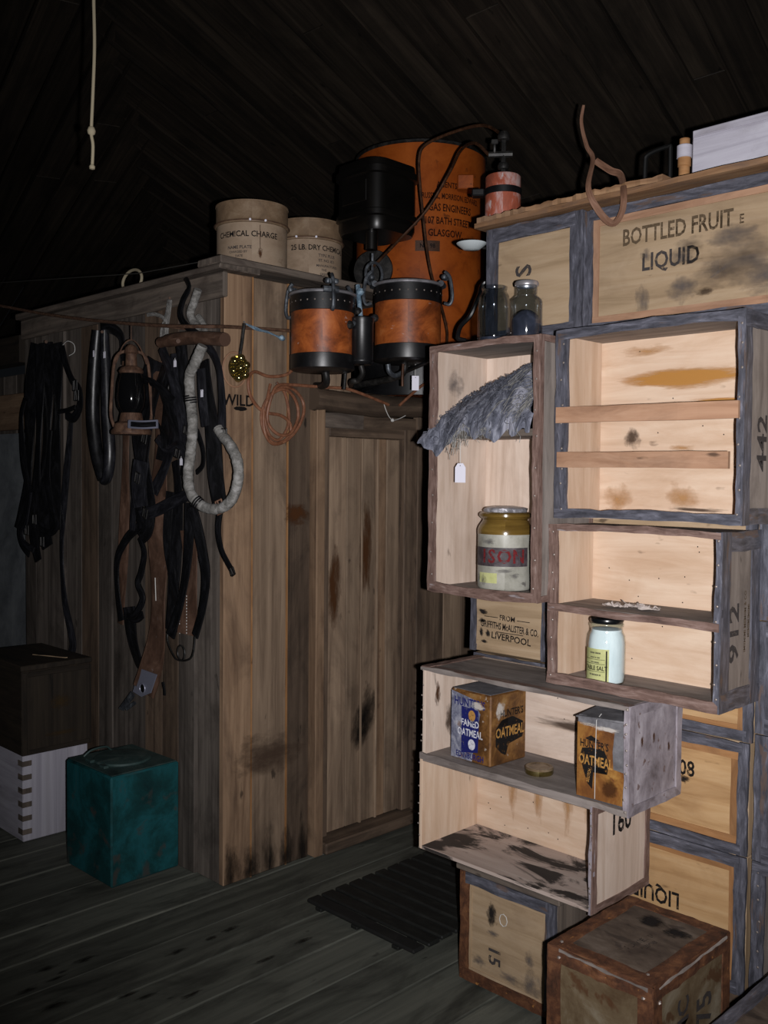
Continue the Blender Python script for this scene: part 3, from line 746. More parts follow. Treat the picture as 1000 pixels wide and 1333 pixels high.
# open crate 160 and the crate with the oatmeal tins
FX = 2.162
lo_c = open_crate('open crate with charred floor and 160 stencilled on its side', (FX, (2.0 + 1.37) / 2, .348), RZ, .63, .287, .285, 'ply_inner', 'shelf_grey', (None, 'tape_white', None, None), (.016, .012, .012, .012),
                  side_frame='tape_rust', side_face='ply_pale', bottom_inner='ply_charred', side_w=.022)
sf = lambda H, W: (lambda u, v: (W / 2 + .0006, u, v))
lettering([('160', .085, .135, .215, .85)], sf(0, .63), 'ink_black', lo_c)
bk = lambda u, v: (u, .2735, v)
for u in (-.16, -.06, .05, .13, .2): patch(bk, (u, .16), (.022, .10), 'stain_drip', lo_c, lim=(-.3, .3, .015, .26))
up_c = open_crate('wide open crate with peeling white side holding oatmeal tins', (FX, (1.99 + 1.268) / 2, .637), RZ, .722, .281, .265, 'ply_pale', 'shelf_grey', (None, 'tape_white', 'shelf_grey', 'shelf_grey'), (.016, .016, .012, .016),
                  side_frame='tape_white', side_face='tape_white', top_frame='tape_rust', bottom_inner='shelf_grey', side_w=.026)
sd = lambda u, v: (-.361 + .0116, u, v)
patch(sd, (.06, .19), (.015, .05), 'stain_brown', up_c); patch(sd, (.12, .10), (.03, .06), 'stain_dark', up_c, lim=(.02, .24, .014, .26))
us_ = sf(0, .722)
for u in (.06, .12, .20): patch(us_, (u, random.uniform(.06, .22)), (.008, .02), 'stain_brown', up_c)
patch(lambda u, v: (u, .2535, v), (.02, .12), (.2, .02), 'stain_dark', up_c)

# 912 crate with two shelves
c9 = open_crate('open crate with one shelf and 912 stencilled on its side', (2.25, (1.584 + 1.075) / 2, .9235), RZ, .509, .445, .215, 'ply_inner', 'shelf_grey', ('tape_rust', 'tape_blue', 'tape_rust', 'tape_rust'), (.030, .016, .018, .030),
                bows=(0, 0, .006, 0), bottom_inner='shelf_grey', side_w=.05)
MB().box((-.2425, -.004, .208), (.2425, .2035, .222), 0, jit=.001).build('shelf', 'shelf_grey', c9, bevel=.002)
MB().strip((-.253, -.0045, .213), (.255, -.0045, .213), (0, 0, 1), (0, -1, 0), .020, .006, 14, .003).build('shelf_lip', 'tape_rust', c9)
f9 = lambda u, v: (.2545 + .0006, u, v)
lettering([('912', .075, .075, .19, 1.35, PI / 2)], f9, 'ink_grey', c9)
lettering([('IMIIMIMI MIIMIIM & CO', .016, .135, .215, 1, PI / 2), ('MIIMIIM IMIIMI', .014, .155, .215, 1, PI / 2)], f9, 'ink_faded', c9)
# 442 crate with two slats
c4 = open_crate('open crate with two slats nailed across and 442 on its side', (2.245, (1.565 + 1.025) / 2, 1.392), RZ, .54, .515, .22, 'ply_inner', 'ply_grey', ('tape_blue', 'tape_blue', 'tape_blue', 'tape_blue'), (.040, .018, .026, .024),
                bows=(0, 0, .005, .004), side_w=.04)
MB().strip((-.262, -.0055, .283), (.262, -.0055, .277), (0, 0, 1), (0, -1, 0), .043, .010, 10, .0012).build('slat', 'slat_brown', c4)
MB().strip((-.258, -.0055, .160), (.240, -.0055, .156), (0, 0, 1), (0, -1, 0), .042, .010, 10, .0012).build('slat', 'slat_brown', c4)
f4 = lambda u, v: (.27 + .0006, u, v)
lettering([('442', .075, .105, .20, 1.25, PI / 2)], f4, 'ink_grey', c4)
b4 = lambda u, v: (u, .2082, v)
for c, r in (((.0, .388), (.25, .034)), ((.12, .318), (.16, .012))): patch(b4, c, r, 'stain_ochre', c4, lim=(-.26, .26, .012, .50))
for c, r in (((-.155, .222), (.034, .034)),): patch(b4, c, r, 'stain_dark', c4)
L4 = (-.258, .258, .012, .50)
patch(b4, (.0, .06), (.06, .05), 'stain_drip', c4, lim=L4); patch(b4, (.0, .195), (.05, .012), 'stain_drip', c4, lim=L4); patch(b4, (-.2, .05), (.06, .05), 'stain_drip', c4, lim=L4)
patch(b4, (-.12, .47), (.10, .02), 'stain_drip', c4, lim=L4); patch(b4, (.05, .025), (.10, .008), 'stain_dark', c4, lim=L4); patch(b4, (.24, .06), (.02, .05), 'stain_drip', c4, lim=L4)

# tall crate on end with a middle shelf
HT = .745
ct = open_crate('tall crate on end with a shelf, stoneware jar below', (2.2, (2.0 + 1.588) / 2, 1.152), RZ, .412, HT, .27, 'ply_pale', 'ply_grey', ('tape_rust', 'tape_rust', 'tape_rust', 'tape_rust'), (.028, .024, .020, .030),
                bows=(0, 0, .004, -.008), bottom_inner='shelf_grey', backg=2, side_frame='tape_rust', side_w=.018)
MB().box((-.1945, .004, .470), (.1945, .2585, .482), 0).build('shelf', 'shelf_grey', ct, bevel=.002)
MB().box((-.1945, -.004, .466), (.1945, .003, .487), 0).build('shelf_lip', 'cap_wood', ct, bevel=.002)
bt = lambda u, v: (u, .2582, v)
patch(bt, (.0, .67), (.02, .05), 'stain_dark', ct); patch(bt, (.03, .685), (.015, .04), 'stain_brown', ct); patch(bt, (.08, .36), (.012, .14), 'stain_brown', ct)
patch(bt, (.07, .43), (.05, .03), 'stain_ochre', ct)
patch(lambda u, v: (-.2055 + .0116, u, v), (.1, .64), (.05, .05), 'stain_soft', ct)

# boxes on the floor
cg = closed_crate('rust-edged case on the floor under the open crate marked 160', (2.171, (1.49 + 1.834) / 2, .004), RZ, .342, .325, .25, 'ply_face', 'tape_rust', 'ply_face', fw=.034, ie=.008, frames=('rust_heavy', 'tape_blue', 'tape_blue', 'rust_heavy'), side='cap_wood')
MB().box((-.185, -.006, .327), (.185, .25, .343), 0, jit=.001).build('lid', 'cap_wood', cg, bevel=.003)
gp = lambda u, v: (u, .0036, v)
patch(gp, (-.055, .225), (.022, .04), 'stain_char', cg); patch(gp, (-.05, .17), (.03, .012), 'stain_soft', cg)
lettering([('15', .06, -.045, .105, 1, -PI / 2)], gp, 'ink_grey', cg)
for c, r in (((.08, .14), (.02, .03)), ((.09, .07), (.04, .06)), ((-.1, .07), (.03, .02)), ((.02, .06), (.06, .02))): patch(gp, c, r, 'stain_soft', cg)
mb = MB(); mb.tube([gp(-.012 + .014 * math.cos(a), .222 + .018 * math.sin(a)) for a in [i * 2 * PI / 8 for i in range(8)]], .0012, 5, closed=True); mb.build('chalk_mark', 'string_white', cg)

def metal_box(label, loc, rz, W, D, H, face, top, edge, ew, letter=True):
    t = thing('rusty_metal_box', label, 'box', loc, rz); w2, d2 = W / 2, D / 2
    MB().box((-w2, -d2, 0), (w2, d2, H - .004), 2).build('body', face, t, bevel=.004)
    MB().box((-w2 + .006, -d2 + .006, H - .0038), (w2 - .006, d2 - .006, H), 0).build('top_panel', top, t)
    for sx in (-1, 1):
        MB().strip((sx * (w2 - ew / 2), -d2, H - .001), (sx * (w2 - ew / 2), d2, H - .001), (1, 0, 0), (0, 0, 1), ew, .004, 14, .003).build('edge_strip', edge, t)
        MB().strip((-w2 + ew * .6, sx * (d2 - ew / 2), H - .001), (w2 - ew * .6, sx * (d2 - ew / 2), H - .001), (0, 1, 0), (0, 0, 1), ew, .0035, 14, .003).build('edge_strip', edge, t)
        for sy in (-1, 1):
            MB().strip((sx * (w2 - ew / 2 + .002), sy * d2, .002), (sx * (w2 - ew / 2 + .002), sy * d2, H - .002), (1, 0, 0), (0, sy, 0), ew, .003, 14, .002).build('edge_strip', edge, t)
            MB().strip((sx * w2, sy * (d2 - ew / 2 + .002), .002), (sx * w2, sy * (d2 - ew / 2 + .002), H - .002), (0, 1, 0), (sx, 0, 0), ew, .003, 14, .002).build('edge_strip', edge, t)
        MB().strip((-w2, sx * d2, H - ew / 2), (w2, sx * d2, H - ew / 2), (0, 0, 1), (0, sx, 0), ew, .0036, 14, .003).build('edge_strip', edge, t)
        MB().strip((sx * w2, -d2, H - ew / 2), (sx * w2, d2, H - ew / 2), (0, 0, 1), (sx, 0, 0), ew, .0036, 14, .003).build('edge_strip', edge, t)
    for a, b in (((-w2 + .03, -d2 - .003, H - .004), (w2 - .01, -d2 - .003, H - .010)), ((w2 + .003, -d2 + .02, H - .009), (w2 + .003, d2 - .02, H - .004))):
        MB().strip(a, b, (0, 0, 1), (0, -1, 0) if a[0] < 0 else (1, 0, 0), .005, .003, 16, .0025).build('torn_lip', 'ply_grey', t)
    nb = MB(); nails(nb, [(w2 - .02, -d2 - .004, H - .03), (-w2 + .03, -d2 - .004, H - .02), (-w2 + .02, -d2 + .02, H + .003), (w2 - .03, -d2 + .03, H + .003), (w2 + .004, -d2 + .02, H - .04)], (0, -.7, .7), .005)
    nb.build('nails', 'nail_iron', t)['kind'] = 'stuff'
    return t
hb = metal_box('rusty metal-edged box standing before the case stencilled LIQUID', (2.004, 1.138, .002), RZ, .266, .356, .42, 'rust_panel', 'rust_top', 'rust_heavy', .036)
ht = lambda u, v: (u, v, .4206)
lettering([('IOIIIEI II', .022, .01, -.02, 1.4, PI / 2 - .1), ('IEIIOII', .018, .035, -.02, 1.2, PI / 2 - .1)], ht, 'ink_lid', hb)
for c, r in (((-.02, .09), (.05, .035)), ((.05, .08), (.04, .03))): patch(ht, c, r, 'stain_char', hb)
lettering([('75', .10, .06, .28, .8, PI / 2)], lambda u, v: (.133 + .0006, u, v), 'ink_grey', hb)
lettering([('MC', .07, -.04, .30, .9, PI / 2)], lambda u, v: (.133 + .0006, u, v), 'ink_grey', hb)
metal_box('rusty box in the corner beside the open crate with the green bottle', (2.10, .752, .002), RZ, .345, .50, .325, 'rust_panel', 'rust_top', 'tape_blue', .03)

# ================================================================ THINGS IN THE CRATES
def wrap(r, off=.0008):                    # print wrapped on a cylinder: u = arc length from the front, v = height
    return lambda u, v: (math.sin(u / r) * (r + off), -math.cos(u / r) * (r + off), v)
# stoneware jar
p = hz(658, 772, 1.186); p = Vector((2.315, p.y - .0, 1.1655)); d_ = ray(657, 760); p.y = 2.315 * d_.y / d_.x
j = thing('stoneware_jar', 'two-tone stoneware jar with brown shoulder and torn label', 'jar', p, facing(p))
rj = .083
MB().lathe([(0, 0), (rj - .006, 0), (rj, .008), (rj, .165), (rj, .168)], 40).build('body', 'stone_body', j)
MB().lathe([(rj + .0004, .166), (rj + .0004, .178), (rj - .004, .190), (rj - .013, .203), (rj - .016, .209), (rj - .010, .213), (rj - .004, .219), (rj - .004, .226), (rj - .010, .231), (rj - .02, .232), (rj - .022, .20)], 40).build('shoulder', 'stone_glaze', j)
mb = MB(); nf = 48; prof = [(0, .247), (.03, .249), (.055, .246), (.064, .243), (.066, .236), (.062, .230)]
mb.lathe(prof, nf, flute=lambda a, z: 1 + .03 * math.sin(a * 7 + z * 400) + .02 * math.sin(a * 17)); mb.build('foil_cover', 'foil', j)
mb = MB(); mb.lathe([(rj + .0012, .072), (rj + .0012, .128)], 30, a0=R(-80), a1=R(52)); mb.build('label_band', 'jar_band', j)
for ch_, u_c in (('I', -.066), ('S', -.040), ('O', -.002), ('N', .042)): lettering([(ch_, .056, u_c, .100, .95)], wrap(rj, .0018), 'ink_red', j, name='letter', label='faded red capital letter on dark band')
mb = MB(); mb.lathe([(rj + .0010, .022), (rj + .0010, .052)], 12, a0=R(-62), a1=R(-16)); mb.build('label_panel', 'label_olive', j)
wr = wrap(rj, .0016)
patch(wr, (-.055, .048), (.03, .010), 'stain_brown', j)
for c, r in (((-.05, .145), (.04, .018)), ((.0, .060), (.05, .012)), ((-.07, .03), (.02, .03)), ((.03, .045), (.03, .015))):
    mb = MB(); n_ = 6
    mb.grid(lambda a, b: wr(c[0] + (a * 2 - 1) * r[0], c[1] + (b * 2 - 1) * r[1]), n_, 2)
    mb.U = [[(x * 2 - 1, y_ * 2 - 1) for x, y_ in u] for u in mb.U]; mb.build('stain', 'stain_soft', j)

# wool rag on the upper shelf of the tall crate
rg = thing('wool_rag', 'tattered grey woollen rag draped over the shelf of the tall crate', 'rag', (2.2, 1.794, 1.634), RZ)
from mathutils import noise as mn
RT_ = [(0, .05), (.05, .105), (.25, .150), (.6, .200), (.78, .222), (.86, .185), (1, .190)]
def ragtop(u):
    for (a, p_), (b, q_) in zip(RT_, RT_[1:]):
        if u <= b: return -.196 + .392 * u, p_ + (q_ - p_) * (u - a) / (b - a)
    return .196, .19
def rag(u, v):                              # v 0 back foot, .5 crest, 1 front hem hanging over the shelf edge
    a, h = ragtop(u)
    lump = mn.noise(Vector((u * 7, v * 6, .3))) * .020 + mn.noise(Vector((u * 22, v * 20, 3))) * .010 + mn.noise(Vector((u * 60, v * 60, 5))) * .004
    hang = .02 * mn.noise(Vector((u * 9, 7, 1))) - .012
    if u < .32: hang -= .05 * (1 - abs(u - .14) / .2) if abs(u - .14) < .2 else 0
    if v < .45:
        k = v / .45; y_ = .235 - .06 * k; z = h * math.sin(k * PI / 2)
    else:
        k = (v - .45) / .55
        y_ = .175 - .205 * k ** .75; z = h * (1 - k) ** .62 + (hang * k ** 3)
    x_ = a - (.028 * k if v >= .45 and u < .2 else 0) * (1 - u * 5)
    if y_ > -.012 and z < .003: z = .003
    y_ = y_ + lump * .8 - .010
    if y_ > -.016:                          # inside the crate: between its walls, and clear of the front edging
        lim_ = .175 if y_ < .010 else min(.192, .175 + (y_ - .010) * .8)
        x_ = max(-lim_, min(lim_, x_))
    return (x_, y_, max(z + lump * .9, .002) if y_ > -.010 else z + lump)
MB().grid(rag, 90, 70, us=.55, vs=.5).build('cloth', 'wool_grey', rg)
fr = MB(); 
for i in range(700):                         # curls and loose threads
    u = random.uniform(.02, .99); v = random.choice([random.uniform(.3, .62), random.uniform(.45, .99)])
    b = Vector(rag(u, v)); r_ = random.uniform(.003, .008); n_a = Vector((random.gauss(0, 1), random.gauss(0, 1), random.gauss(0, 1))).normalized()
    e1_ = n_a.orthogonal().normalized(); e2_ = n_a.cross(e1_); a0 = random.random() * 6; sp_ = random.uniform(2.5, 7)
    fr.tube([b + Vector((0, -.002, .001)) + (e1_ * math.cos(a0 + sp_ * k / 7) + e2_ * math.sin(a0 + sp_ * k / 7)) * r_ for k in range(8)], random.uniform(.0006, .0012), 4)
f_ = fr.build('loose_threads', 'wool_dark', rg); f_['kind'] = 'stuff'
fr = MB()
for i in range(60):
    u = random.choice([random.gauss(.36, .05), random.gauss(.36, .04), random.gauss(.62, .02), random.uniform(.5, 1)]); u = min(.98, max(.05, u))
    b = Vector(rag(u, .985)); L = random.uniform(.015, .07) * (1 if u < .5 else .6); q = [b + Vector((0, -.002, 0))]
    for k in range(5): q.append(q[-1] + Vector((random.gauss(0, .004), random.gauss(0, .0015), -L / 5)))
    fr.tube(catmull(q, 3), random.uniform(.0006, .0012), 4)
for i in range(70):                          # pale fibres lying over the right part
    u = random.uniform(.6, .98); v = random.uniform(.6, .97); q = []
    for k in range(5): q.append(Vector(rag(min(.99, max(.02, u + k * .025 * random.uniform(.5, 1.2))), max(.46, min(.98, v - k * .03)))) + Vector((0, -.004, .002)))
    fr.tube(catmull(q, 3), .0008, 4)
f_ = fr.build('pale_fibres', 'rope_white', rg); f_['kind'] = 'stuff'
def label_tag(name_label, top, L, w_, h_, N, group=None, string=True, shape=True):
    t = thing('label_tag', name_label, 'tag', top, 0, group); N = Vector(N).normalized(); X = Vector((0, 0, 1)).cross(N).normalized(); Z = Vector((0, 0, 1))
    if string: MB().tube([(0, 0, 0), tuple(-Z * L * .5 + N * .001), tuple(-Z * L)], .0009, 5).build('string', 'string_white', t)
    c = -Z * L
    if shape: pl = [c - X * w_ * .25, c - X * w_ / 2 - Z * h_ * .22, c - X * w_ / 2 - Z * h_, c + X * w_ / 2 - Z * h_, c + X * w_ / 2 - Z * h_ * .22, c + X * w_ * .25]
    else: pl = [c - X * w_ / 2, c - X * w_ / 2 - Z * h_, c + X * w_ / 2 - Z * h_, c + X * w_ / 2]
    MB().prism(pl, N, .0012).build('card', 'tag_white', t)
    h = MB(); a = c - Z * h_ * .12 + N * .0015
    h.prism([a + X * .0016 * math.cos(k * PI / 4) + Z * .0016 * math.sin(k * PI / 4) for k in range(8)], N, .0002); h.build('eyelet', 'iron_black', t)
    return t
label_tag('white luggage tag hanging from the grey woollen rag', hx(600, 573, 2.165), .068, .040, .057, (-1, 0, 0))

# glass jars on top of the tall crate
def gjar(name, label, px, X, prof, z, fill=None):
    d = ray(px, 440); q = Vector((X, X * d.y / d.x, z)); t = thing(name, label, 'jar', q, facing(q))
    MB().lathe(prof, 40).build('glass_body', 'clear_glass', t)
    inner = [(max(0, r - .003), zz + (.004 if i == 0 else 0)) for i, (r, zz) in enumerate(prof)]
    inner = [(r, max(zz, .004)) for r, zz in inner]
    MB().lathe(list(reversed(inner)), 40).build('glass_inside', 'clear_glass', t)
    return t
zt_ = 1.152 + HT + .003
ja = gjar('glass_jar', 'empty clear glass jar with wide mouth beside the orange tank', 643, 2.30, [(0, 0), (.042, 0), (.049, .008), (.0505, .03), (.0505, .10), (.048, .13), (.044, .148), (.038, .158), (.036, .163), (.0385, .168), (.0385, .176), (.034, .177)], zt_)
MB().lathe([(0, .005), (.046, .005), (.0465, .022), (.03, .026), (0, .024)], 24).build('residue', 'dust_fill', ja)
jb = gjar('glass_jar', 'clear glass bottle jar with stopper, half full of grey dust', 685, 2.30, [(0, 0), (.044, 0), (.047, .006), (.047, .115), (.045, .122), (.034, .132), (.031, .136), (.031, .162), (.033, .165)], zt_)
MB().lathe([(0, .005), (.0435, .005), (.0435, .062), (.036, .075), (.025, .085), (.012, .092), (0, .094)], 28).build('grey_filling', 'dust_fill', jb)
MB().lathe([(.030, .160), (.035, .162), (.036, .170), (.033, .175), (.012, .177), (0, .177)], 28).build('stopper', 'bare_tin', jb)

# oatmeal tins
KZ = 1.0
def flat(p0, ex, ez, off):
    n = Vector(ex).cross(Vector(ez)).normalized(); kz = KZ; return lambda u, v: tuple(Vector(p0) + Vector(ex) * u + Vector(ez) * (v * kz) + n * off)
zs = .649
c0 = hz(638, 1000, zs)
Wt, Dt, Ht = .158, .165, .183; rz1 = RZ - .04; KZ = 1.16
t1 = thing('oatmeal_tin', 'blue and white oatmeal tin with rusting corner', 'tin', c0, rz1)     # origin at its near corner
MB().box((-Wt, 0, 0), (0, Dt, Ht * KZ), 2).build('body', 'tin_rust', t1, bevel=.004)
MB().box((-Wt + .004, .004, Ht * KZ + .0002), (-.004, Dt - .004, Ht * KZ + .0022), 0, jit=.0008).build('top_sheet', 'tin_bare', t1, bevel=.001)
fr1 = flat((0, 0, 0), (1, 0, 0), (0, 0, 1), .0008)
mb = MB(); pts = [(-Wt + .002, .003), (-Wt * .45, .003), (-Wt * .40, .04), (-Wt * .32, .09), (-Wt * .25, .13), (-Wt * .42, .165), (-Wt + .002, .178)]
mb.V += [Vector(fr1(*q)) for q in pts]; mb.face(list(range(len(pts))), pts); mb.build('label_paper', 'tin_blue', t1)
fr2 = flat((0, 0, 0), (1, 0, 0), (0, 0, 1), .0016)
mb = MB(); pts = [(-Wt * .72, .02), (-Wt * .30, .03), (-Wt * .28, .10), (-Wt * .30, .138), (-Wt * .72, .142)]
mb.V += [Vector(fr2(*q)) for q in pts]; mb.face(list(range(len(pts))), pts); mb.build('label_panel', 'ink_blue', t1)
fr3 = flat((0, 0, 0), (1, 0, 0), (0, 0, 1), .0024)
lettering([("HUNTER'S", .030, -Wt * .52, .152, .9)], fr2, 'ink_blue', t1)
lettering([('FAMED', .024, -Wt * .5, .100, .95), ('OATMEAL', .026, -Wt * .5, .075, .85)], fr3, 'ink_white', t1)
lettering([('EDINBURGH', .021, -Wt * .5, .015, .95)], fr3, 'ink_blue', t1)
for zc, m in ((.122, 'ink_gold'), (.047, 'ink_white')):
    for rr, mm, fn in ((.021, 'ink_blue', fr3), (.014, m, flat((0, 0, 0), (1, 0, 0), (0, 0, 1), .0030))):
        mb = MB(); mb.V += [Vector(fn(-Wt * .45 + rr * math.cos(a), zc + rr * math.sin(a))) for a in [k * PI / 10 for k in range(20)]]
        mb.face(list(range(20)), [(rr * math.cos(k * PI / 10), rr * math.sin(k * PI / 10)) for k in range(20)]); mb.build('medallion', mm, t1)
fs1 = flat((0, 0, 0), (0, 1, 0), (0, 0, 1), .0008)
mb = MB(); pts = [(Dt * .14, .095), (Dt * .14, .05), (Dt * .3, .03), (Dt * .42, .022), (Dt * .5, .05), (Dt * .9, .06), (Dt * .9, .10), (Dt * .6, .12), (Dt * .3, .115)]
mb.V += [Vector(fs1(*q)) for q in pts]; mb.face(list(range(len(pts))), pts); mb.build('label_shape', 'ink_black', t1)
lettering([('OATMEAL', .036, Dt * .53, .082, .80)], flat((0, 0, 0), (0, 1, 0), (0, 0, 1), .0016), 'ink_gold', t1)
lettering([("HUNTER'S", .026, Dt * .58, .130, .9)], fs1, 'ink_black', t1)
patch(fs1, (Dt * .25, .142), (.026, .03), 'stain_white', t1, name='bare_patch')
patch(fr3, (-Wt * .30, .150), (.03, .014), 'stain_white', t1, name='bare_patch')

q0 = hz(743, 1037, zs); q0.x = 2.178; q0.x = 2.170; q0.y = 1.432; W2 = .146; rz2 = RZ + .03; KZ = 1.08
t2 = thing('oatmeal_tin', 'rusty oatmeal tin with brown label and bare top corner', 'tin', q0, rz2)   # origin at its near left corner
H2 = .205; D2 = .17
MB().box((0, 0, 0), (W2, D2, H2 * KZ), 2).build('body', 'tin_bare', t2, bevel=.004)
H2 *= KZ
MB().prism([(.0, -.006, H2 - .006), (W2 + .004, -.004, H2 + .002), (W2 + .003, D2, H2 + .010), (-.004, D2 - .01, H2 + .004)], (0, 0, 1), .004).build('lid_sheet', 'tin_bare', t2)
g1 = flat((0, 0, 0), (1, 0, 0), (0, 0, 1), .0009); g2 = flat((0, 0, 0), (1, 0, 0), (0, 0, 1), .0017); g3 = flat((0, 0, 0), (1, 0, 0), (0, 0, 1), .0024)
mb = MB(); pts = [(.002, .004), (W2 - .002, .004), (W2 - .002, .085), (W2 * .76, .088), (W2 * .74, .13), (W2 * .78, .185), (W2 * .6, .182), (.002, .188)]
mb.V += [Vector(g1(*q)) for q in pts]; mb.face(list(range(len(pts))), pts); mb.build('label_paper', 'label_rust', t2)
mb = MB(); pts = [(W2 * .08, .105), (W2 * .14, .075), (W2 * .24, .040), (W2 * .34, .028), (W2 * .36, .07), (W2 * .64, .072), (W2 * .68, .10), (W2 * .58, .128), (W2 * .3, .13), (W2 * .12, .125)]
mb.V += [Vector(g2(*q)) for q in pts]; mb.face(list(range(len(pts))), pts); mb.build('label_shape', 'ink_black', t2)
mb = MB(); pts = [(W2 * .18, .150), (W2 * .3, .160), (W2 * .48, .150), (W2 * .3, .146)]
mb.V += [Vector(g2(*q)) for q in pts]; mb.face([0, 3, 2, 1], [pts[k] for k in (0, 3, 2, 1)]); mb.build('label_shape', 'ink_black', t2)
lettering([("HUNTER'S", .026, W2 * .37, .137, .72), ('EDINBURGH', .010, W2 * .45, .118, 1.0)], g3, 'ink_black', t2)
lettering([('OATMEAL', .034, W2 * .40, .097, .66)], g3, 'ink_gold', t2)
lettering([('SCOTCH', .012, W2 * .27, .06, .7, PI / 2 - .2)], g3, 'ink_gold', t2)
MB().tube([g3(W2 * .40, .006), g3(W2 * .40, .1), g3(W2 * .41, .2), (W2 * .42, .02, H2 + .008)], .0009, 5).build('tie_string', 'string_white', t2)
patch(g3, (W2 * .6, .182), (.05, .008), 'stain_white', t2, name='bare_patch'); patch(g3, (W2 * .25, .186), (.03, .006), 'stain_white', t2, name='bare_patch')
patch(g2, (W2 * .7, .04), (.03, .03), 'stain_brown', t2)

pl = hz(702, 1006, zs)
ld = thing('tin_lid', 'round brass screw lid lying between the oatmeal tins', 'lid', pl, facing(pl))
MB().lathe([(0, 0), (.040, 0), (.041, .002), (.041, .014)], 36).build('skirt', 'brass', ld)
MB().lathe([(.0412, .014), (.0415, .017), (.039, .020), (.030, .0195), (.029, .0185), (0, .0185)], 36).build('top', 'brass_lid', ld)

# salt jar on the bottom of the 912 crate
zb = .9235 + .0118; d = ray(789, 882); q = Vector((2.306, 2.306 * d.y / d.x, zb))
sj = thing('salt_jar', 'fluted glass jar of white salt with olive label and black lid', 'jar', q, facing(q))
fl_t = lambda a, z: 1 + (.012 * math.cos(a * 14) if .02 < z < .14 else 0)
MB().lathe([(0, 0), (.046, 0), (.053, .006), (.0545, .02), (.0545, .12), (.052, .14), (.046, .152), (.0455, .164), (.0485, .168), (.0485, .174), (.044, .176)], 84, flute=fl_t).build('glass_body', 'green_glass', sj)
MB().lathe([(0, .006), (.049, .007), (.0515, .02), (.0515, .118), (.048, .140), (.0435, .150), (.043, .158), (0, .160)], 42).build('salt_filling', 'salt', sj)
MB().lathe([(0, .1765), (.045, .1765), (.047, .179), (.049, .184), (.047, .190), (.040, .192), (0, .193)], 40).build('lid', 'knob_black', sj)
MB().lathe([(.0562, .012), (.0562, .106)], 24, a0=R(-82), a1=R(8)).build('label_paper', 'label_olive', sj)
ws_ = wrap(.0562, .0008)
lettering([('TABLE SALT', .0175, -.034, .050, .8)], ws_, 'paint_black', sj)
lettering([('MIMIM IMMIM', .0075, -.034, .094, .8), ('IMIMMI IM IMMI', .006, -.034, .081, .8), ('MIIM IMMIMII', .006, -.034, .067, .8), ('IMI MMIIMIM IM', .0075, -.034, .031, .75)], ws_, 'ink_grey', sj)
for zz in (.075, .062, .040):
    mb = MB(); mb.grid(lambda a, b: ws_(-.074 + a * .070, zz + b * .0012), 12, 1); mb.build('printed_rule', 'ink_black', sj)
mb = MB(); mb.grid(lambda a, b: ws_(-.0015 + a * .004, .014 + b * .088), 2, 4); mb.build('printed_rule', 'ink_black', sj)

sj.scale = (.95, .95, .95)
# paper scraps on its shelf
sp = hz(815, 785, 1.147)
pc = thing('paper_scrap', 'crumpled torn pale paper scraps on the shelf of the 912 crate', 'paper', (2.32, sp.y * 2.32 / sp.x, 1.1465), RZ)
for i in range(5):
    cx, cy = (-.045 + i * .026, random.uniform(-.02, .03)); rr = random.uniform(.018, .03); mb = MB(); sd_ = random.random() * 50
    def sc(u, v):
        a = u * 2 * PI; r_ = rr * v * (1 + .5 * mn.noise(Vector((math.cos(a) * 1.5 + sd_, math.sin(a) * 1.5, 0))))
        return (cx + r_ * math.cos(a) * 1.3, cy + r_ * math.sin(a), .0015 + abs(mn.noise(Vector((u * 6, v * 3, sd_)))) * .022 * v)
    mb.grid(sc, 22, 5, us=.1, vs=.05); o = mb.build('scrap', 'paper_scrap', pc); m = o.modifiers.new('t', 'SOLIDIFY'); m.thickness = .0006; m.offset = 1

# ================================================================ TOP OF THE CRATE WALL
tp = MB().strip((BX + .17, 2.03, 2.309), (BX + .17, .93, 2.309), (1, 0, 0), (0, 0, 1), .41, .016, 26, .004).build('top_plank', 'plank_rot')
tag(tp, 'weathered brown plank laid along the top of the crate wall', 'plank')
tp2 = MB().strip((BX + .17, 2.025, 2.3268), (BX + .17, 1.362, 2.3268), (1, 0, 0), (0, 0, 1), .40, .016, 40, .007, tj=.003).build('top_plank', 'plank_rot')
tag(tp2, 'rotten split upper board lying on the plank above the S case', 'plank')
ZT = 2.3445
# rust-red canister with taps
d = ray(655, 250); q = Vector((BX + .13, (BX + .13) * d.y / d.x, ZT + .002))
gc = thing('gas_canister', 'flaking red canister with black band and taps on the plank', 'canister', q, facing(q))
MB().lathe([(0, 0), (.058, 0), (.060, .004), (.060, .165), (.056, .170), (0, .171)], 32).build('body', 'red_lead', gc)
MB().lathe([(.0605, .104), (.0625, .105), (.0625, .126), (.0605, .127)], 32).build('band', 'black_paint', gc)
MB().box((-.105, -.02, .104), (-.062, .02, .128), 0).build('bracket', 'black_paint', gc, bevel=.004)
MB().tube([(0, 0, .17), (0, 0, .30)], .009, 8).build('riser_pipe', 'iron_dark', gc)
MB().lathe([(0, .19), (.018, .195), (.02, .205), (.016, .215), (0, .216)], 12).build('union', 'iron_dark', gc)
MB().lathe([(0, .29), (.02, .292), (.022, .305), (.016, .318), (0, .32)], 12).build('union', 'iron_dark', gc)
MB().tube([(-.05, 0, .245), (.03, 0, .245)], .011, 8).build('tap_body', 'iron_dark', gc)
MB().tube([(-.03, -.01, .245), (-.03, -.012, .285)], .006, 6).box((-.042, -.018, .275), (-.018, -.008, .292), 0).build('tap_key', 'iron_dark', gc, bevel=.003)

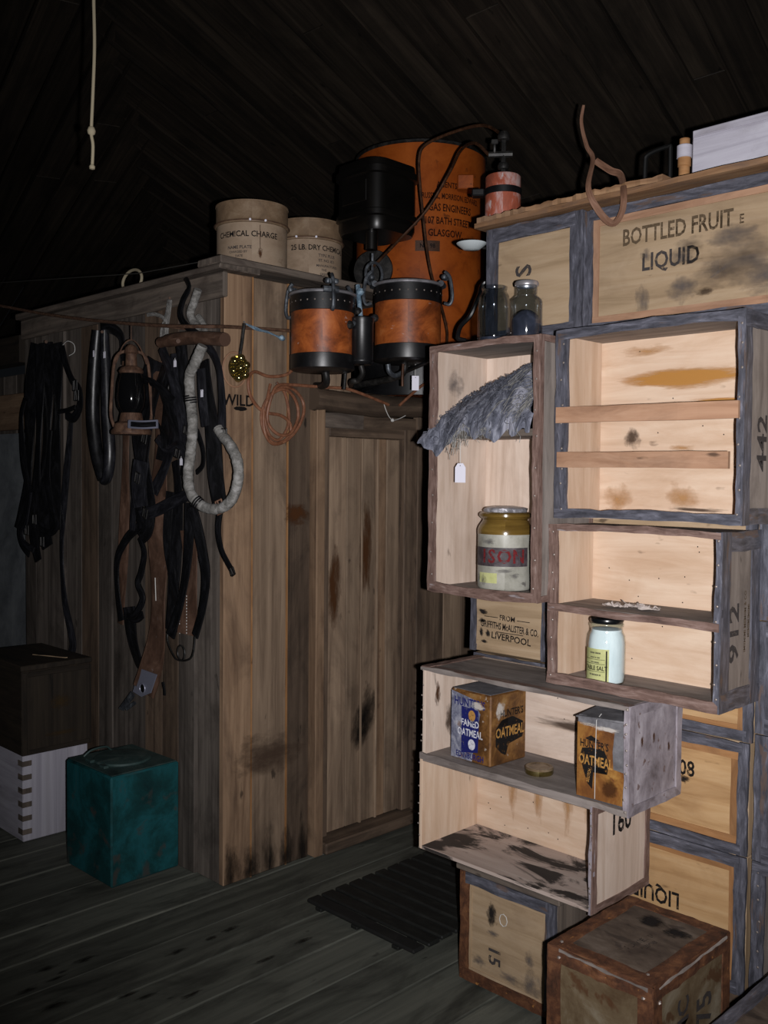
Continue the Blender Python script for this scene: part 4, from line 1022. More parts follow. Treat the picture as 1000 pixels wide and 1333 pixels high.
# leather strap over the plank
st = thing('leather_strap', 'narrow brown leather strap hanging over the BOTTLED FRUIT case', 'strap', (0, 0, 0))
XS = BX - .046
pp = [hx(760, 137, BX + .10), hx(757, 160, BX + .09), hx(764, 190, BX + .06), hx(772, 207, BX + .03), hx(766, 245, XS), hx(780, 275, XS), hx(798, 291, XS), hx(810, 275, XS), hx(812, 250, XS + .0), hx(808, 228, BX + .02), hx(795, 222, BX + .03), hx(775, 209, BX + .04)]
MB().ribbon(catmull(pp, 6), [.008 + .012 * min(1, k / 30) for k in range(67)], .003, (-1, -.3, .1), wv=.3).build('strap_band', 'leather_strap', st)
# white board, wooden block and a black arch outline drawn as a bent rod
wbx = thing('painted_box', 'long white-painted box lying on the crate wall', 'box', (BX + .19, 1.10, ZT + .001), 0)
MB().box((-.07, -.34, -.0200), (.07, .255, .15), 1, jit=.002).build('body', 'white_paint_wood', wbx, bevel=.004)
MB().box((-.076, -.34, .130), (-.0702, .25, .150), 1).build('top_rail', 'white_paint_wood', wbx, bevel=.002)
bb = thing('bamboo_stick', 'short yellowed stick with collar standing beside the white-painted box', 'stick', (BX + .135, 1.385, ZT + .001))
MB().lathe([(0, 0), (.016, 0), (.016, .06), (.019, .062), (.019, .09), (.015, .092), (.015, .14), (0, .142)], 14).build('shaft', 'amber_edge', bb)
MB().lathe([(.0195, .085), (.022, .086), (.022, .12), (.0195, .122)], 14).build('collar', 'white_paint_wood', bb)
ib = thing('black_arch', 'black iron bracket shaped like an arch on the crate wall', 'bracket', (BX + .15, 1.45, ZT + .001))
MB().tube(catmull([(0, .07, 0), (0, .07, .10), (0, .06, .128), (0, -.005, .137), (0, -.012, .12), (0, -.012, 0)], 5), .007, 8).build('arch', 'iron_black', ib)
MB().box((-.02, -.04, -.0005), (.02, .09, .004), 1).build('foot_plate', 'iron_black', ib)

# ================================================================ GAS APPARATUS OVER THE DOOR
TC = Vector((3.24, 3.02, 1.852)); rt_ = .292
th_ = thing('gas_holder_tank', 'large orange gas tank lettered with a Glasgow address', 'tank', TC, facing(TC))
HTK = 1.085
MB().lathe([(0, 0), (rt_, 0), (rt_, HTK - .01), (rt_ - .004, HTK), (rt_ - .02, HTK + .004), (0, HTK + .02)], 56).build('body', 'orange_paint', th_)
MB().lathe([(rt_ + .0005, HTK - .014), (rt_ + .006, HTK - .010), (rt_ + .006, HTK - .002), (rt_, HTK + .002)], 56).build('rim', 'iron_dark', th_)
MB().lathe([(rt_ + .001, 0), (rt_ + .006, .002), (rt_ + .006, .15), (rt_ + .001, .153)], 56).build('base_band', 'black_paint', th_)  # dark band added to blacken the tank foot below the pots
wt = wrap(rt_, .0012)
def tz(py): return hy(560, py, 2.82).z - TC.z
lettering([('AGENTS', .034, .115, tz(243), .75), ('RUSSELL, MORRISON, EDWARD.', .034, .150, tz(258), .60), ('GAS ENGINEERS', .044, .138, tz(273), .66), ('107 BATH STREET', .042, .128, tz(290), .68), ('GLASGOW.', .042, .114, tz(306), .76)], wt, 'ink_tank', th_, label='black painted address lines')
# name plate
mb = MB(); mb.grid(lambda a, b: wrap(rt_, .004)(-.022 + a * .105, tz(330) + b * .045), 8, 2); mb.build('name_plate', 'copper_tube', th_)
lettering([('No. 98', .026, .03, tz(330) + .022, .9)], wrap(rt_, .0052), 'ink_black', th_)
MB().box((.155, -.285, tz(249)), (.225, -.19, tz(230)), 0).build('guide_bracket', 'orange_paint', th_, bevel=.004)
MB().lathe([(0, 0), (.085, 0), (.088, .004), (.085, .01), (.03, .014), (0, .014)], 32, c=(-.20, -.285, tz(355)), axis=Vector((-.25, -1, 0))).build('round_plate', 'iron_dark', th_)

# two-pot generator with the black water tank
Y1, Y2 = 2.67, 2.60
k1 = ray(420, 430); k2 = ray(531, 420)
a1 = Vector((Y1 * k1.x / k1.y, Y1, 0)); a2 = Vector((Y2 * k2.x / k2.y, Y2, 0))
gg = thing('gas_generator', 'gas generator with two orange clamped pots and black water tank', 'generator', (0, 0, 0))
def pot(c, r, zb, zt, tgt):
    L = zt - zb; o = thing('pot', None, None, (c.x, c.y, zb), facing(c)); o.parent = tgt
    return o, L
def build_pot(c, r, zb, zt):
    L = zt - zb; C = Vector((c.x, c.y, zb)); rot = Matrix.Rotation(facing(c), 3, 'Z')
    def fin(mb, name, mat, parent, bevel=0):
        mb.V = [C + rot @ v for v in mb.V]; return mb.build(name, mat, parent, bevel=bevel)
    body = fin(MB().lathe([(0, .01), (r * .985, .012), (r * .985, L * .22), (r * .985, L * .78)], 40), 'pot', 'orange_pot', gg)
    fin(MB().lathe([(0, 0), (r * .9, 0), (r, .006), (r * 1.01, .012), (r * 1.01, L * .20), (r * .99, L * .205)], 40), 'foot_band', 'black_paint', body)
    fin(MB().lathe([(r * .99, L * .74), (r * 1.012, L * .745), (r * 1.012, L * .955), (r * .99, L * .96)], 40), 'neck_band', 'black_paint', body)
    fin(MB().lathe([(r * 1.0, L * .95), (r * 1.06, L * .955), (r * 1.075, L * .97), (r * 1.06, L * .985), (r * .98, L * 1.0), (r * .5, L * 1.015), (0, L * 1.02)], 40), 'lid', 'tin_bare', body)
    nb = MB()
    for k in range(26):
        a = 2 * PI * k / 26; nails(nb, [(math.sin(a) * r * 1.013, -math.cos(a) * r * 1.013, L * .86)], (math.sin(a), -math.cos(a), 0), .0035)
    f = fin(nb, 'rivets', 'nail_iron', body); f['kind'] = 'stuff'
    return body, C, rot, fin, L
def clamp(fin, body, r, L, ang):
    s_, c_ = math.sin(ang), -math.cos(ang); mb = MB()
    base = Vector((s_ * r * 1.10, c_ * r * 1.10, L * .90)); t_ = Vector((c_, -s_, 0))
    mb.tube(catmull([base + Vector((0, 0, -.045)), base + Vector((s_ * .02, c_ * .02, -.05)), base + Vector((s_ * .03, c_ * .03, -.02)), base + Vector((s_ * .02, c_ * .02, .05)), base + Vector((0, 0, .075))], 4), .007, 8)
    mb.tube([base - t_ * .028 + Vector((-s_ * .01, -c_ * .01, L * .085)), base + t_ * .028 + Vector((-s_ * .01, -c_ * .01, L * .085))], .012, 8)
    for q in (-1, 0, 1): mb.lathe([(0, -.010), (.010, -.007), (.013, 0), (.010, .008), (0, .012)], 10, c=base + t_ * (.014 * q) + Vector((0, 0, L * .085 + .026)))
    fin(mb, 'clamp', 'iron_grey', body)
r1 = .117; z1b = CAM.z + (a1.x + a1.y) / 1.4142 * (619.5 - 484) / F_PX; z1t = CAM.z + (a1.x + a1.y) / 1.4142 * (619.5 - 384) / F_PX
B1, C1, R1, fin1, L1 = build_pot(a1, r1, z1b, z1t)
r2 = .131; z2b = CAM.z + (a2.x + a2.y) / 1.4142 * (620 - 472) / F_PX; z2t = CAM.z + (a2.x + a2.y) / 1.4142 * (620 - 372) / F_PX
B2, C2, R2, fin2, L2 = build_pot(a2, r2, z2b, z2t)
clamp(fin1, B1, r1, L1, R(14)); clamp(fin1, B1, r1, L1, R(134)); clamp(fin1, B1, r1, L1, R(-120))
clamp(fin2, B2, r2, L2, R(78)); clamp(fin2, B2, r2, L2, R(-82)); clamp(fin2, B2, r2, L2, R(180))
g = lambda px, py, Y: hy(px, py, Y)
# small black cylinder between the pots
cy = g(471, 450, 2.56); rc = .043
MB().lathe([(0, 0), (rc * .8, 0), (rc, .008), (rc * 1.03, .012), (rc, .016), (rc, .150), (rc * 1.04, .154), (rc * 1.04, .168), (rc * .9, .172), (0, .175)], 28, c=(cy.x, cy.y, g(471, 475, 2.56).z)).build('siphon_cylinder', 'black_paint', gg)
YP = 2.56
pipes = [
    ([g(455, 423, YP), g(470, 418, YP), g(488, 414, YP + .02)], .010, 'iron_grey', 'cross_pipe'),
    ([g(466, 372, YP + .05), g(468, 395, YP + .02), g(470, 415, YP)], .009, 'verdigris', 'valve_stem'),
    ([g(470, 476, YP), g(472, 486, YP), g(466, 495, YP + .03), g(458, 497, YP + .08), (g(457, 500, 2.9).x, 2.90, 1.866), (g(457, 500, 2.9).x + .03, 2.96, 1.860)], .011, 'iron_dark', 'drain_pipe'),
    ([g(450, 482, YP + .06), g(449, 495, YP + .06), g(448, 507, YP + .06)], .007, 'iron_dark', 'drain_cock'),
    ([g(525, 474, Y2 - .03), g(524, 490, Y2 - .03), g(524, 503, Y2 - .03)], .006, 'copper_tube', 'drain_cock'),
    ([g(505, 474, Y2), g(507, 484, Y2), g(514, 489, Y2), g(522, 486, Y2)], .010, 'iron_grey', 'outlet_bend'),
    ([(a2.x, a2.y + .02, z2b + .02), (a2.x, a2.y + .05, z2b - .05), (a2.x + .01, 3.0, 1.87), (a2.x + .01, 3.0, 1.851)], .014, 'iron_dark', 'support_pipe'),
    ([(a1.x + .03, a1.y + .02, z1b + .02), (a1.x + .06, a1.y + .05, z1b - .04), (a1.x + .22, 3.0, 1.87), (a1.x + .22, 3.0, 1.851)], .014, 'iron_dark', 'support_pipe'),
    ([g(485, 330, 2.75), g(485, 352, 2.75), g(484, 375, 2.73)], .006, 'iron_grey', 'feed_pipe'),
    ([g(462, 430, YP + .02), g(461, 400, YP + .04), g(468, 372, YP + .06)], .006, 'iron_dark', 'guard_rod'),
]
for P, r_, m, nm in pipes: MB().tube(catmull(P, 6), r_, 10).build(nm, m, gg)
for px, py, Y, r_, m in ((455, 423, YP, .017, 'iron_dark'), (488, 414, YP + .02, .016, 'iron_dark'), (470, 418, YP, .016, 'iron_dark'), (469, 380, YP + .03, .016, 'verdigris'), (466, 405, YP + .01, .015, 'iron_dark'), (449, 482, YP + .06, .014, 'iron_dark')):
    MB().lathe([(0, -r_), (r_ * .7, -r_ * .7), (r_, 0), (r_ * .7, r_ * .7), (0, r_)], 10, c=g(px, py, Y)).build('pipe_union', m, gg)
mb = MB(); cw = g(487, 357, 2.72)
mb.tube([cw + Vector((.045 * math.cos(a), -.003 * math.sin(a), .045 * math.sin(a))) for a in [k * PI / 12 for k in range(24)]], .006, 8, closed=True); mb.build('hand_wheel', 'iron_grey', gg)
# black water tank on its pipe
bt_c = g(491, 255, 2.80); zb_, zt2 = g(491, 300, 2.72).z, g(491, 208, 2.72).z
def rsq(sz, rad, n=6):
    o = []
    for cx, cy_, a0 in ((1, 1, 0), (-1, 1, 90), (-1, -1, 180), (1, -1, 270)):
        for k in range(n + 1):
            a = R(a0 + 90 * k / n); o.append((cx * (sz - rad) + rad * math.cos(a), cy_ * (sz - rad) + rad * math.sin(a)))
    return o
def loft(levels, c):
    mb = MB(); n = None; b0 = 0
    for i, (sz, z) in enumerate(levels):
        pr = rsq(sz, .06); n = len(pr)
        mb.V += [Vector((c.x + x, c.y + y_, z)) for x, y_ in pr]
        if i:
            for k in range(n):
                k2 = (k + 1) % n; mb.face([(i - 1) * n + k, (i - 1) * n + k2, i * n + k2, i * n + k], [(k * .05, i * .1), (k * .05 + .05, i * .1), (k * .05 + .05, i * .1 + .1), (k * .05, i * .1 + .1)], True)
    mb.face(list(reversed(range(n))), [(0, 0)] * n); mb.face([len(mb.V) - n + k for k in range(n)], [(0, 0)] * n)
    return mb
hs_ = .135; Hh = zt2 - zb_
wtk = loft([(hs_ * .88, zb_), (hs_ * .93, zb_ + .02), (hs_ * .93, zb_ + .05), (hs_ * .99, zb_ + .055), (hs_ * .99, zb_ + .075), (hs_ * .94, zb_ + .08), (hs_ * .94, zt2 - .06), (hs_, zt2 - .055), (hs_, zt2 - .03), (hs_ * .95, zt2 - .025), (hs_ * .93, zt2)], bt_c).build('water_tank', 'black_tank', gg)
MB().box((bt_c.x - hs_ * .945 - .002, bt_c.y - .07, zb_ + .11), (bt_c.x - hs_ * .93, bt_c.y + .07, zt2 - .08), 2).build('tank_panel', 'black_tank', wtk, bevel=.002)
MB().lathe([(0, -.075), (.024, -.075), (.024, 0), (0, 0)], 16, c=(g(484, 300, 2.75).x, 2.75, zb_ + .004)).build('tank_neck', 'black_tank', gg)

# thin tubes from the canister taps
cpos = gc.location
tb1 = thing('copper_pipe', 'thin bent copper pipe rising from the tank to the upper canister union', 'pipe', (0, 0, 0))
P = [Vector((cpos.x, cpos.y, cpos.z + .305)), hy(630, 163, 2.20), hy(590, 172, 2.35), hy(555, 188, 2.48), hy(546, 205, 2.52), hy(547, 240, 2.55), hy(552, 290, 2.58), hy(556, 325, 2.60), hy(563, 362, 2.62), hy(575, 400, 2.64), hy(582, 430, 2.66), hy(582, 448, 2.7), Vector((3.09, 2.71, 2.0)), Vector((3.12, 2.748, 1.97))]
MB().tube(catmull(P, 6), .0055, 8).build('pipe_run', 'copper_tube', tb1)
tb2 = thing('copper_pipe', 'copper pipe sloping from the canister tap down to the generator', 'pipe', (0, 0, 0))
P = [Vector((cpos.x, cpos.y, cpos.z + .245)) + (cpos.cross(Vector((0, 0, -1))).normalized() * .05), hy(618, 186, 2.15), hy(600, 196, 2.3), hy(585, 225, 2.4), hy(556, 273, 2.5), hy(520, 312, 2.6), hy(486, 347, 2.75)]
MB().tube(catmull(P, 6), .0055, 8).build('pipe_run', 'copper_tube', tb2)
# rubber hose at the right of the tank
hs = thing('rubber_hose', 'black rubber hose hanging between the orange tank and glass jars', 'hose', (0, 0, 0))
MB().tube(catmull([Vector((2.66, 2.012, hx(634, 352, 2.64).z)), hx(633, 366, 2.62), hx(624, 385, 2.6), hx(613, 410, 2.58), hx(600, 425, 2.58), hx(596, 440, 2.60), hx(598, 452, 2.64), Vector((2.80, 2.90, 1.87)), Vector((2.86, 3.01, 1.859))], 6), .008, 8).build('hose', 'black_paint', hs)
dk = hy(614, 321, 2.057)
ed = thing('enamel_dish', 'small oval white dish projecting beside the S case', 'dish', dk, facing(dk))
MB().lathe([(0, -.012), (.026, -.010), (.047, .006), (.050, .010), (.046, .010), (.026, -.004), (0, -.006)], 28).build('bowl', 'white_enamel', ed)
MB().tube([(.036, .008, -.002), (.062, .022, -.002)], .005, 6).build('stem', 'iron_dark', ed)
label_tag('white card tag hanging on a wire under the right-hand orange pot', g(541, 474, Y2 - .05), .045, .028, .056, (-.6, -1, 0), shape=False)

# drums on the stall roof
def drum(label, px, py, d_est, H, r, lines, small, lab):
    dd_ = ray(px, py); s_ = d_est / (dd_.dot(fw0)); q = CAM + dd_ * s_; q.z = 2.2585
    t = thing('fibre_drum', label, 'drum', q, facing(q))
    MB().lathe([(0, 0), (r - .004, 0), (r, .004), (r, H * .70)], 48).build('body', 'drum_card', t)
    MB().lathe([(r + .001, H * .70), (r + .006, H * .705), (r + .007, H * .73), (r + .004, H * .745), (r + .003, H * .76), (r + .003, H * .97), (r + .005, H * .975), (r + .005, H * .995), (r, H), (r - .012, H - .006), (0, H - .006)], 48).build('lid', 'drum_rim', t)
    MB().tube([(math.sin(a) * (r + .009), -math.cos(a) * (r + .009), H * .725) for a in [k * PI / 24 for k in range(48)]], .0022, 5, closed=True).build('wire_seal', 'rusty_iron', t)
    for a in ((-.05, .35) if not lab else (-.35, .2)):
        MB().lathe([(0, 0), (.005, 0), (.004, .004), (0, .005)], 10, c=(math.sin(a) * (r + .009), -math.cos(a) * (r + .009), H * .725), axis=Vector((math.sin(a), -math.cos(a), 0))).build('clip', 'tag_white', t)
    lettering(lines, wrap(r, .0009), 'ink_black', t); lettering(small, wrap(r, .0009), 'ink_grey', t)
    return t, r
D1, rr = drum('nearer cardboard drum lettered CHEMICAL CHARGE on the stall roof', 328, 350, 3.80, .285, .137, [('CHEMICAL CHARGE', .030, -.02, .155, .92)], [('NAME PLATE', .017, -.05, .105), ('CHARGED BY', .012, -.055, .088), ('DATE', .012, -.05, .072), ('INSPECTED', .012, -.05, .056)], 0)
wd = wrap(rr, .0012)
MB().tube([wd(.03, .19), wd(.031, .10)], .0012, 4).build('drip', 'rusty_iron', D1); patch(wd, (.031, .085), (.012, .022), 'stain_brown', D1)
D2_, rr = drum('farther cardboard drum lettered 25 LB. DRY CHEMICAL', 402, 362, 4.05, .285, .137, [('25 LB. DRY CHEMICAL', .030, .052, .165, .86)], [('TYPE PLUS', .017, .078, .135), ('ST. NO. 821', .015, .078, .115), ('MANUFACTURED', .013, .082, .094), ('THE', .013, .064, .077), ('GREEN', .013, .066, .06)], 1)

# ================================================================ HARNESS WALL
NL = Vector((-1, 0, 0))
def L(px, py, off=.03): return hx(px, py, WX - off)
def straps(root, lst):
    for nm, pts, w_, off, m in lst:
        P = [L(p[0], p[1], p[2] if len(p) > 2 else off) for p in pts]
        MB().ribbon(catmull(P, 6), w_, .006, (-1, -.15, 0), wv=.25).build(nm, m, root)
def buckle(root, px, py, off, s=.013, m='steel_plate', rot=0):
    c = L(px, py, off); mb = MB(); ca_, sa = math.cos(rot), math.sin(rot)
    P = []
    for y_, z in ((-1, -1.3), (1, -1.3), (1, 1.3), (-1, 1.3)):
        P.append(c + Vector((-.004, (y_ * ca_ - z * sa) * s, (y_ * sa + z * ca_) * s)))
    for i in range(4): mb.tube([P[i], P[(i + 1) % 4]], .0028, 6)
    mb.tube([(P[0] + P[1]) / 2, (P[2] + P[3]) / 2 + Vector((-.004, 0, 0))], .002, 6)
    mb.build('buckle', 'iron_dark' if m == 'steel_plate' else m, root)

hA = thing('harness_bundle', 'black leather harness bundle hanging beside the pale sheet', 'harness', (0, 0, 0))
straps(hA, [('strap', [(46, 447), (41, 500), (39, 560), (37, 620), (31, 670), (27, 690)], .07, .05, 'leather_black'),
            ('strap', [(60, 446), (62, 520), (60, 600), (57, 680), (62, 712)], .075, .06, 'leather_black'),
            ('strap', [(72, 447), (75, 500), (73, 560), (70, 620), (72, 690)], .075, .05, 'leather_black'),
            ('strap', [(52, 448), (52, 530), (48, 620), (44, 690), (50, 730)], .05, .075, 'leather_black'),
            ('long_strap', [(93, 545), (88, 600), (83, 660), (80, 720), (84, 780), (92, 820), (95, 842), (88, 862)], .034, .03, 'leather_sheen'),
            ('strap', [(33, 520), (28, 545), (31, 600), (38, 640), (32, 672), (25, 690), (28, 708), (38, 722)], .03, .07, 'leather_black'),
            ('strap', [(66, 560), (62, 620), (68, 660), (74, 682), (66, 694), (54, 690)], .03, .085, 'leather_black'),
            ('strap', [(80, 452), (86, 475), (94, 495), (103, 508), (104, 528), (96, 544), (86, 540)], .04, .05, 'leather_black'),
            ('strap', [(76, 536), (88, 534), (98, 530)], .02, .06, 'leather_black'),
            ('strap', [(40, 640), (34, 680), (28, 690), (30, 705), (44, 716)], .025, .09, 'leather_sheen')])
for px, py in ((99, 502), (101, 515), (36, 690), (56, 705), (46, 676)): buckle(hA, px, py, .085, .016, 'iron_dark')
mb = MB(); mb.tube(catmull([L(82, 449, .06), L(88, 444, .06), L(96, 448, .05), L(97, 458, .05), L(90, 463, .055)], 5), .0018, 5); mb.build('tie_wire', 'string_white', hA)
MB().tube([L(60, 445, .0), L(60, 445, .11)], .007, 8).build('wall_peg', 'rusty_iron', hA)

hB = thing('leather_loop', 'long glossy black leather loop hanging left of the lantern', 'harness', (0, 0, 0))
P = [L(x_, y_, .045) for x_, y_ in ((127, 430), (123, 480), (121, 540), (126, 590), (134, 624))]
MB().tube(catmull(P, 6), [.022 + .006 * math.sin(k / 24 * PI) for k in range(25)], 10).build('loop_side', 'leather_black', hB)
P = [L(x_, y_, .055) for x_, y_ in ((136, 430), (138, 480), (140, 540), (143, 590), (140, 620), (135, 627))]
MB().tube(catmull(P, 6), [.017 + .008 * math.sin(k / 30 * PI) for k in range(31)], 10).build('loop_side', 'leather_sheen', hB)
straps(hB, [('keeper_strap', [(132, 427, .05), (146, 428, .05), (157, 437, .04), (160, 455, .03), (162, 475, .02)], .045, .04, 'leather_black')])
MB().tube([L(133, 432, 0), L(133, 432, .08)], .006, 8).build('wall_peg', 'rusty_iron', hB)

# hurricane lantern
lc = L(171, 566, .150)
ln = thing('hurricane_lantern', 'rusty hurricane lantern with sooty glass hanging on the harness wall', 'lantern', lc, facing(lc))
u_ = (lc.dot(fw0)) / F_PX
Hl = lambda py: (566 - py) * u_
MB().lathe([(0, 0), (.072, 0), (.075, .004), (.075, .014), (.066, .024), (.062, Hl(552)), (.045, Hl(549)), (.04, Hl(540)), (.036, Hl(536))], 32).build('fount', 'rusty_iron', ln)
MB().lathe([(.038, Hl(538)), (.050, Hl(530)), (.054, Hl(518)), (.050, Hl(500)), (.042, Hl(488)), (.040, Hl(484))], 32).build('globe', 'lamp_glass_dark', ln)
MB().lathe([(.042, Hl(487)), (.046, Hl(484)), (.040, Hl(480)), (.022, Hl(477)), (.020, Hl(462)), (.028, Hl(460)), (.022, Hl(454)), (.012, Hl(450)), (0, Hl(449))], 24).build('chimney', 'rusty_iron', ln)
for sx in (-1, 1):
    MB().tube(catmull([(sx * .062, 0, Hl(556)), (sx * .074, 0, Hl(540)), (sx * .070, 0, Hl(510)), (sx * .062, 0, Hl(475)), (sx * .045, 0, Hl(462)), (sx * .018, 0, Hl(458))], 5), .006, 8).build('side_tube', 'rusty_iron', ln)
MB().tube(catmull([(-.055, 0, Hl(474)), (-.03, -.01, Hl(452)), (0, -.012, Hl(444)), (.03, -.01, Hl(452)), (.055, 0, Hl(474))], 6), .0025, 6).build('bail', 'rusty_iron', ln)
MB().tube([(0, -.010, Hl(444.5)), (0, -.004, Hl(434)), (0, 0, Hl(421))], .0022, 5).build('hook', 'rusty_iron', ln)     # over the rusty pipe

# big bridle
hD = thing('horse_bridle', 'tangled black horse bridle with broad brown strap and steel plate', 'harness', (0, 0, 0))
straps(hD, [
    ('broad_strap', [(206, 640), (207, 700), (206, 770), (204, 830), (196, 872), (187, 900)], .105, .05, 'leather_brown'),
    ('backing_strap', [(214, 470), (213, 540), (209, 600), (206, 645)], .10, .045, 'leather_brown'),
    ('strap', [(205, 470), (196, 520), (188, 590), (182, 640)], .07, .06, 'leather_black'),
    ('strap', [(222, 470), (218, 540), (212, 600)], .075, .065, 'leather_black'),
    ('cheek_strap', [(210, 452), (224, 490), (236, 540), (242, 600), (248, 645)], .042, .085, 'leather_sheen'),
    ('cheek_strap', [(214, 478), (198, 530), (186, 580), (179, 640), (184, 688)], .042, .085, 'leather_black'),
    ('brow_strap', [(180, 492), (196, 497), (212, 508), (226, 522)], .03, .095, 'leather_black'),
    ('nose_strap', [(183, 672), (205, 664), (228, 652), (248, 643)], .045, .095, 'leather_sheen'),
    ('blinker', [(184, 600), (181, 630), (183, 660)], .07, .105, 'leather_sheen'),
    ('strap', [(205, 570), (218, 585), (232, 578), (240, 596)], .03, .10, 'leather_sheen'),
    ('rein', [(184, 684), (166, 700), (153, 728), (153, 770), (158, 808)], .034, .06, 'leather_black'),
    ('rein', [(182, 700), (188, 720), (184, 745), (180, 760), (186, 780), (176, 800), (166, 802)], .024, .07, 'leather_black'),
    ('strap', [(168, 790), (172, 830), (180, 860), (186, 868)], .06, .035, 'leather_black'),
    ('strap', [(248, 655), (246, 700), (243, 740), (236, 780), (226, 815), (222, 828)], .045, .08, 'leather_black'),
    ('strap', [(250, 660), (258, 690), (264, 720), (268, 750), (264, 790), (254, 828)], .04, .085, 'leather_black'),
    ('padded_strap', [(246, 690), (248, 740), (246, 790), (244, 826)], .095, .035, 'leather_brown'),
    ('strap', [(228, 600), (232, 640), (230, 700), (226, 760), (220, 820)], .05, .04, 'leather_black'),
    ('strap', [(236, 450), (240, 500), (244, 560), (240, 620)], .045, .07, 'leather_black'),
    ('strap', [(200, 468), (188, 510), (184, 560), (190, 610), (196, 660)], .06, .05, 'leather_black'),
    ('strap', [(230, 460), (232, 520), (226, 570), (214, 610), (200, 640)], .05, .075, 'leather_sheen'),
    ('strap', [(208, 500), (222, 540), (230, 570), (224, 592)], .04, .09, 'leather_black'),
    ('strap', [(192, 620), (196, 660), (192, 690), (184, 700)], .05, .09, 'leather_black'),
    ('strap', [(240, 470), (236, 520), (230, 560)], .05, .06, 'leather_black'),
    ('strap', [(186, 520), (178, 560), (182, 600)], .04, .07, 'leather_black'),
    ('strap', [(222, 640), (218, 700), (224, 750), (232, 790)], .04, .045, 'leather_black'),
    ('strap', [(188, 600), (176, 650), (172, 690)], .03, .07, 'leather_sheen'),
    ('strap', [(166, 802), (178, 806), (186, 800)], .03, .05, 'leather_black'),
    ('brow_link', [(203, 552, .203), (209, 556, .16), (213, 566, .12), (214, 585, .10)], .024, .1, 'leather_black'),
    ('strap', [(212, 888), (214, 900), (214, 905)], .014, .04, 'leather_black')])
P = [L(x_, y_, .10) for x_, y_ in ((209, 446), (235, 441), (262, 440), (293, 442))]
MB().tube(catmull(P, 6), [.020] * 3 + [.024] * 16, 12).build('crown_pad', 'leather_brown', hD)
P = [L(168, 552, .240), L(186, 553, .228), L(205, 552, .205)]
MB().ribbon(catmull(P, 4), .030, .010, (-1, -.15, 0)).build('brow_bar', 'steel_plate', hD)
P = [L(171, 552, .246), L(186, 553, .234), L(203, 552, .212)]
MB().ribbon(catmull(P, 4), .018, .006, (-1, -.15, 0)).build('brow_bar_leather', 'leather_black', hD)
c = L(250, 648, .10); MB().lathe([(0, 0), (.018, 0), (.018, .004), (.010, .007), (0, .007)], 16, c=c, axis=NL).build('rosette', 'iron_dark', hD)
for px, py, rr in ((236, 850, .024), (188, 560, .02), (222, 505, .014)):
    c = L(px, py, .075); MB().tube([c + Vector((0, math.cos(a) * rr, math.sin(a) * rr * 1.15)) for a in [k * PI / 12 for k in range(24)]], .003, 6, closed=True).build('ring', 'iron_dark', hD)
MB().tube(catmull([L(254, 828, .08), L(252, 848, .08), L(247, 858, .08), L(234, 860, .08), L(226, 853, .08), L(218, 832, .07), L(222, 812, .06)], 5), .0032, 6).build('wire_hook', 'iron_dark', hD)
pl_ = [L(x_, y_, .062) for x_, y_ in ((183, 870), (205, 878), (197, 902), (185, 907), (174, 900))]
MB().prism(pl_, (-1, 0, 0), .004).build('steel_plate', 'steel_plate', hD)
c = L(186, 896, .068); MB().lathe([(0, 0), (.017, 0), (.017, .002), (0, .003)], 18, c=c, axis=NL).build('plate_hole', 'iron_black', hD)
MB().tube([c + Vector((-.002, math.cos(a) * .019, math.sin(a) * .019)) for a in [k * PI / 10 for k in range(20)]], .003, 6, closed=True).build('plate_rim', 'steel_plate', hD)
MB().prism([L(x_, y_, .06) for x_, y_ in ((172, 900), (176, 906), (162, 925), (156, 922))], (-1, 0, 0), .006).build('prong', 'iron_grey', hD)
MB().prism([L(x_, y_, .06) for x_, y_ in ((164, 920), (176, 913), (178, 916), (166, 925))], (-1, 0, 0), .005).build('prong', 'iron_grey', hD)
for px, py, s_ in ((189, 570, .02), (180, 622, .02), (243, 560, .014), (232, 590, .016), (190, 668, .018)): buckle(hD, px, py, .112, s_ * .75, 'steel_plate', .3)
mb = MB()
for px in (234, 243):
    for k in range(13): mb.tube([L(px, 775 + k * 4, .045), L(px, 777 + k * 4, .045)], .0014, 4)
o = mb.build('stitching', 'string_white', hD); o['kind'] = 'stuff'
MB().tube([L(202, 752, .058), L(203, 782, .058)], .002, 5).build('pale_stitch', 'string_white', hD)
MB().tube([L(232, 444, 0), L(232, 444, .15)], .008, 8).build('wall_peg', 'rusty_iron', hD)

# right-hand collar straps
hE = thing('collar_strap', 'black collar strap with buckled tail hanging at the stall corner', 'harness', (0, 0, 0))
straps(hE, [('collar_band', [(262, 448), (274, 455), (285, 480), (289, 520), (289, 562)], .034, .07, 'leather_sheen'),
            ('collar_panel', [(266, 470), (270, 510), (274, 540), (278, 570), (281, 620), (286, 655)], .062, .065, 'leather_black'),
            ('collar_strap', [(262, 480), (264, 520), (268, 555)], .035, .075, 'leather_sheen'),
            ('tail', [(287, 660), (284, 690), (288, 715), (296, 732), (303, 744)], .024, .06, 'leather_black'),
            ('strap', [(256, 560), (264, 585), (264, 605), (256, 615)], .02, .05, 'leather_black')])
buckle(hE, 304, 744, .06, .010, 'steel_plate', -.5); buckle(hE, 287, 660, .085, .018, 'leather_strap', -.3); buckle(hE, 293, 565, .08, .014, 'iron_dark')
MB().tube([L(264, 448, 0), L(264, 448, .09)], .007, 8).build('wall_peg', 'rusty_iron', hE)

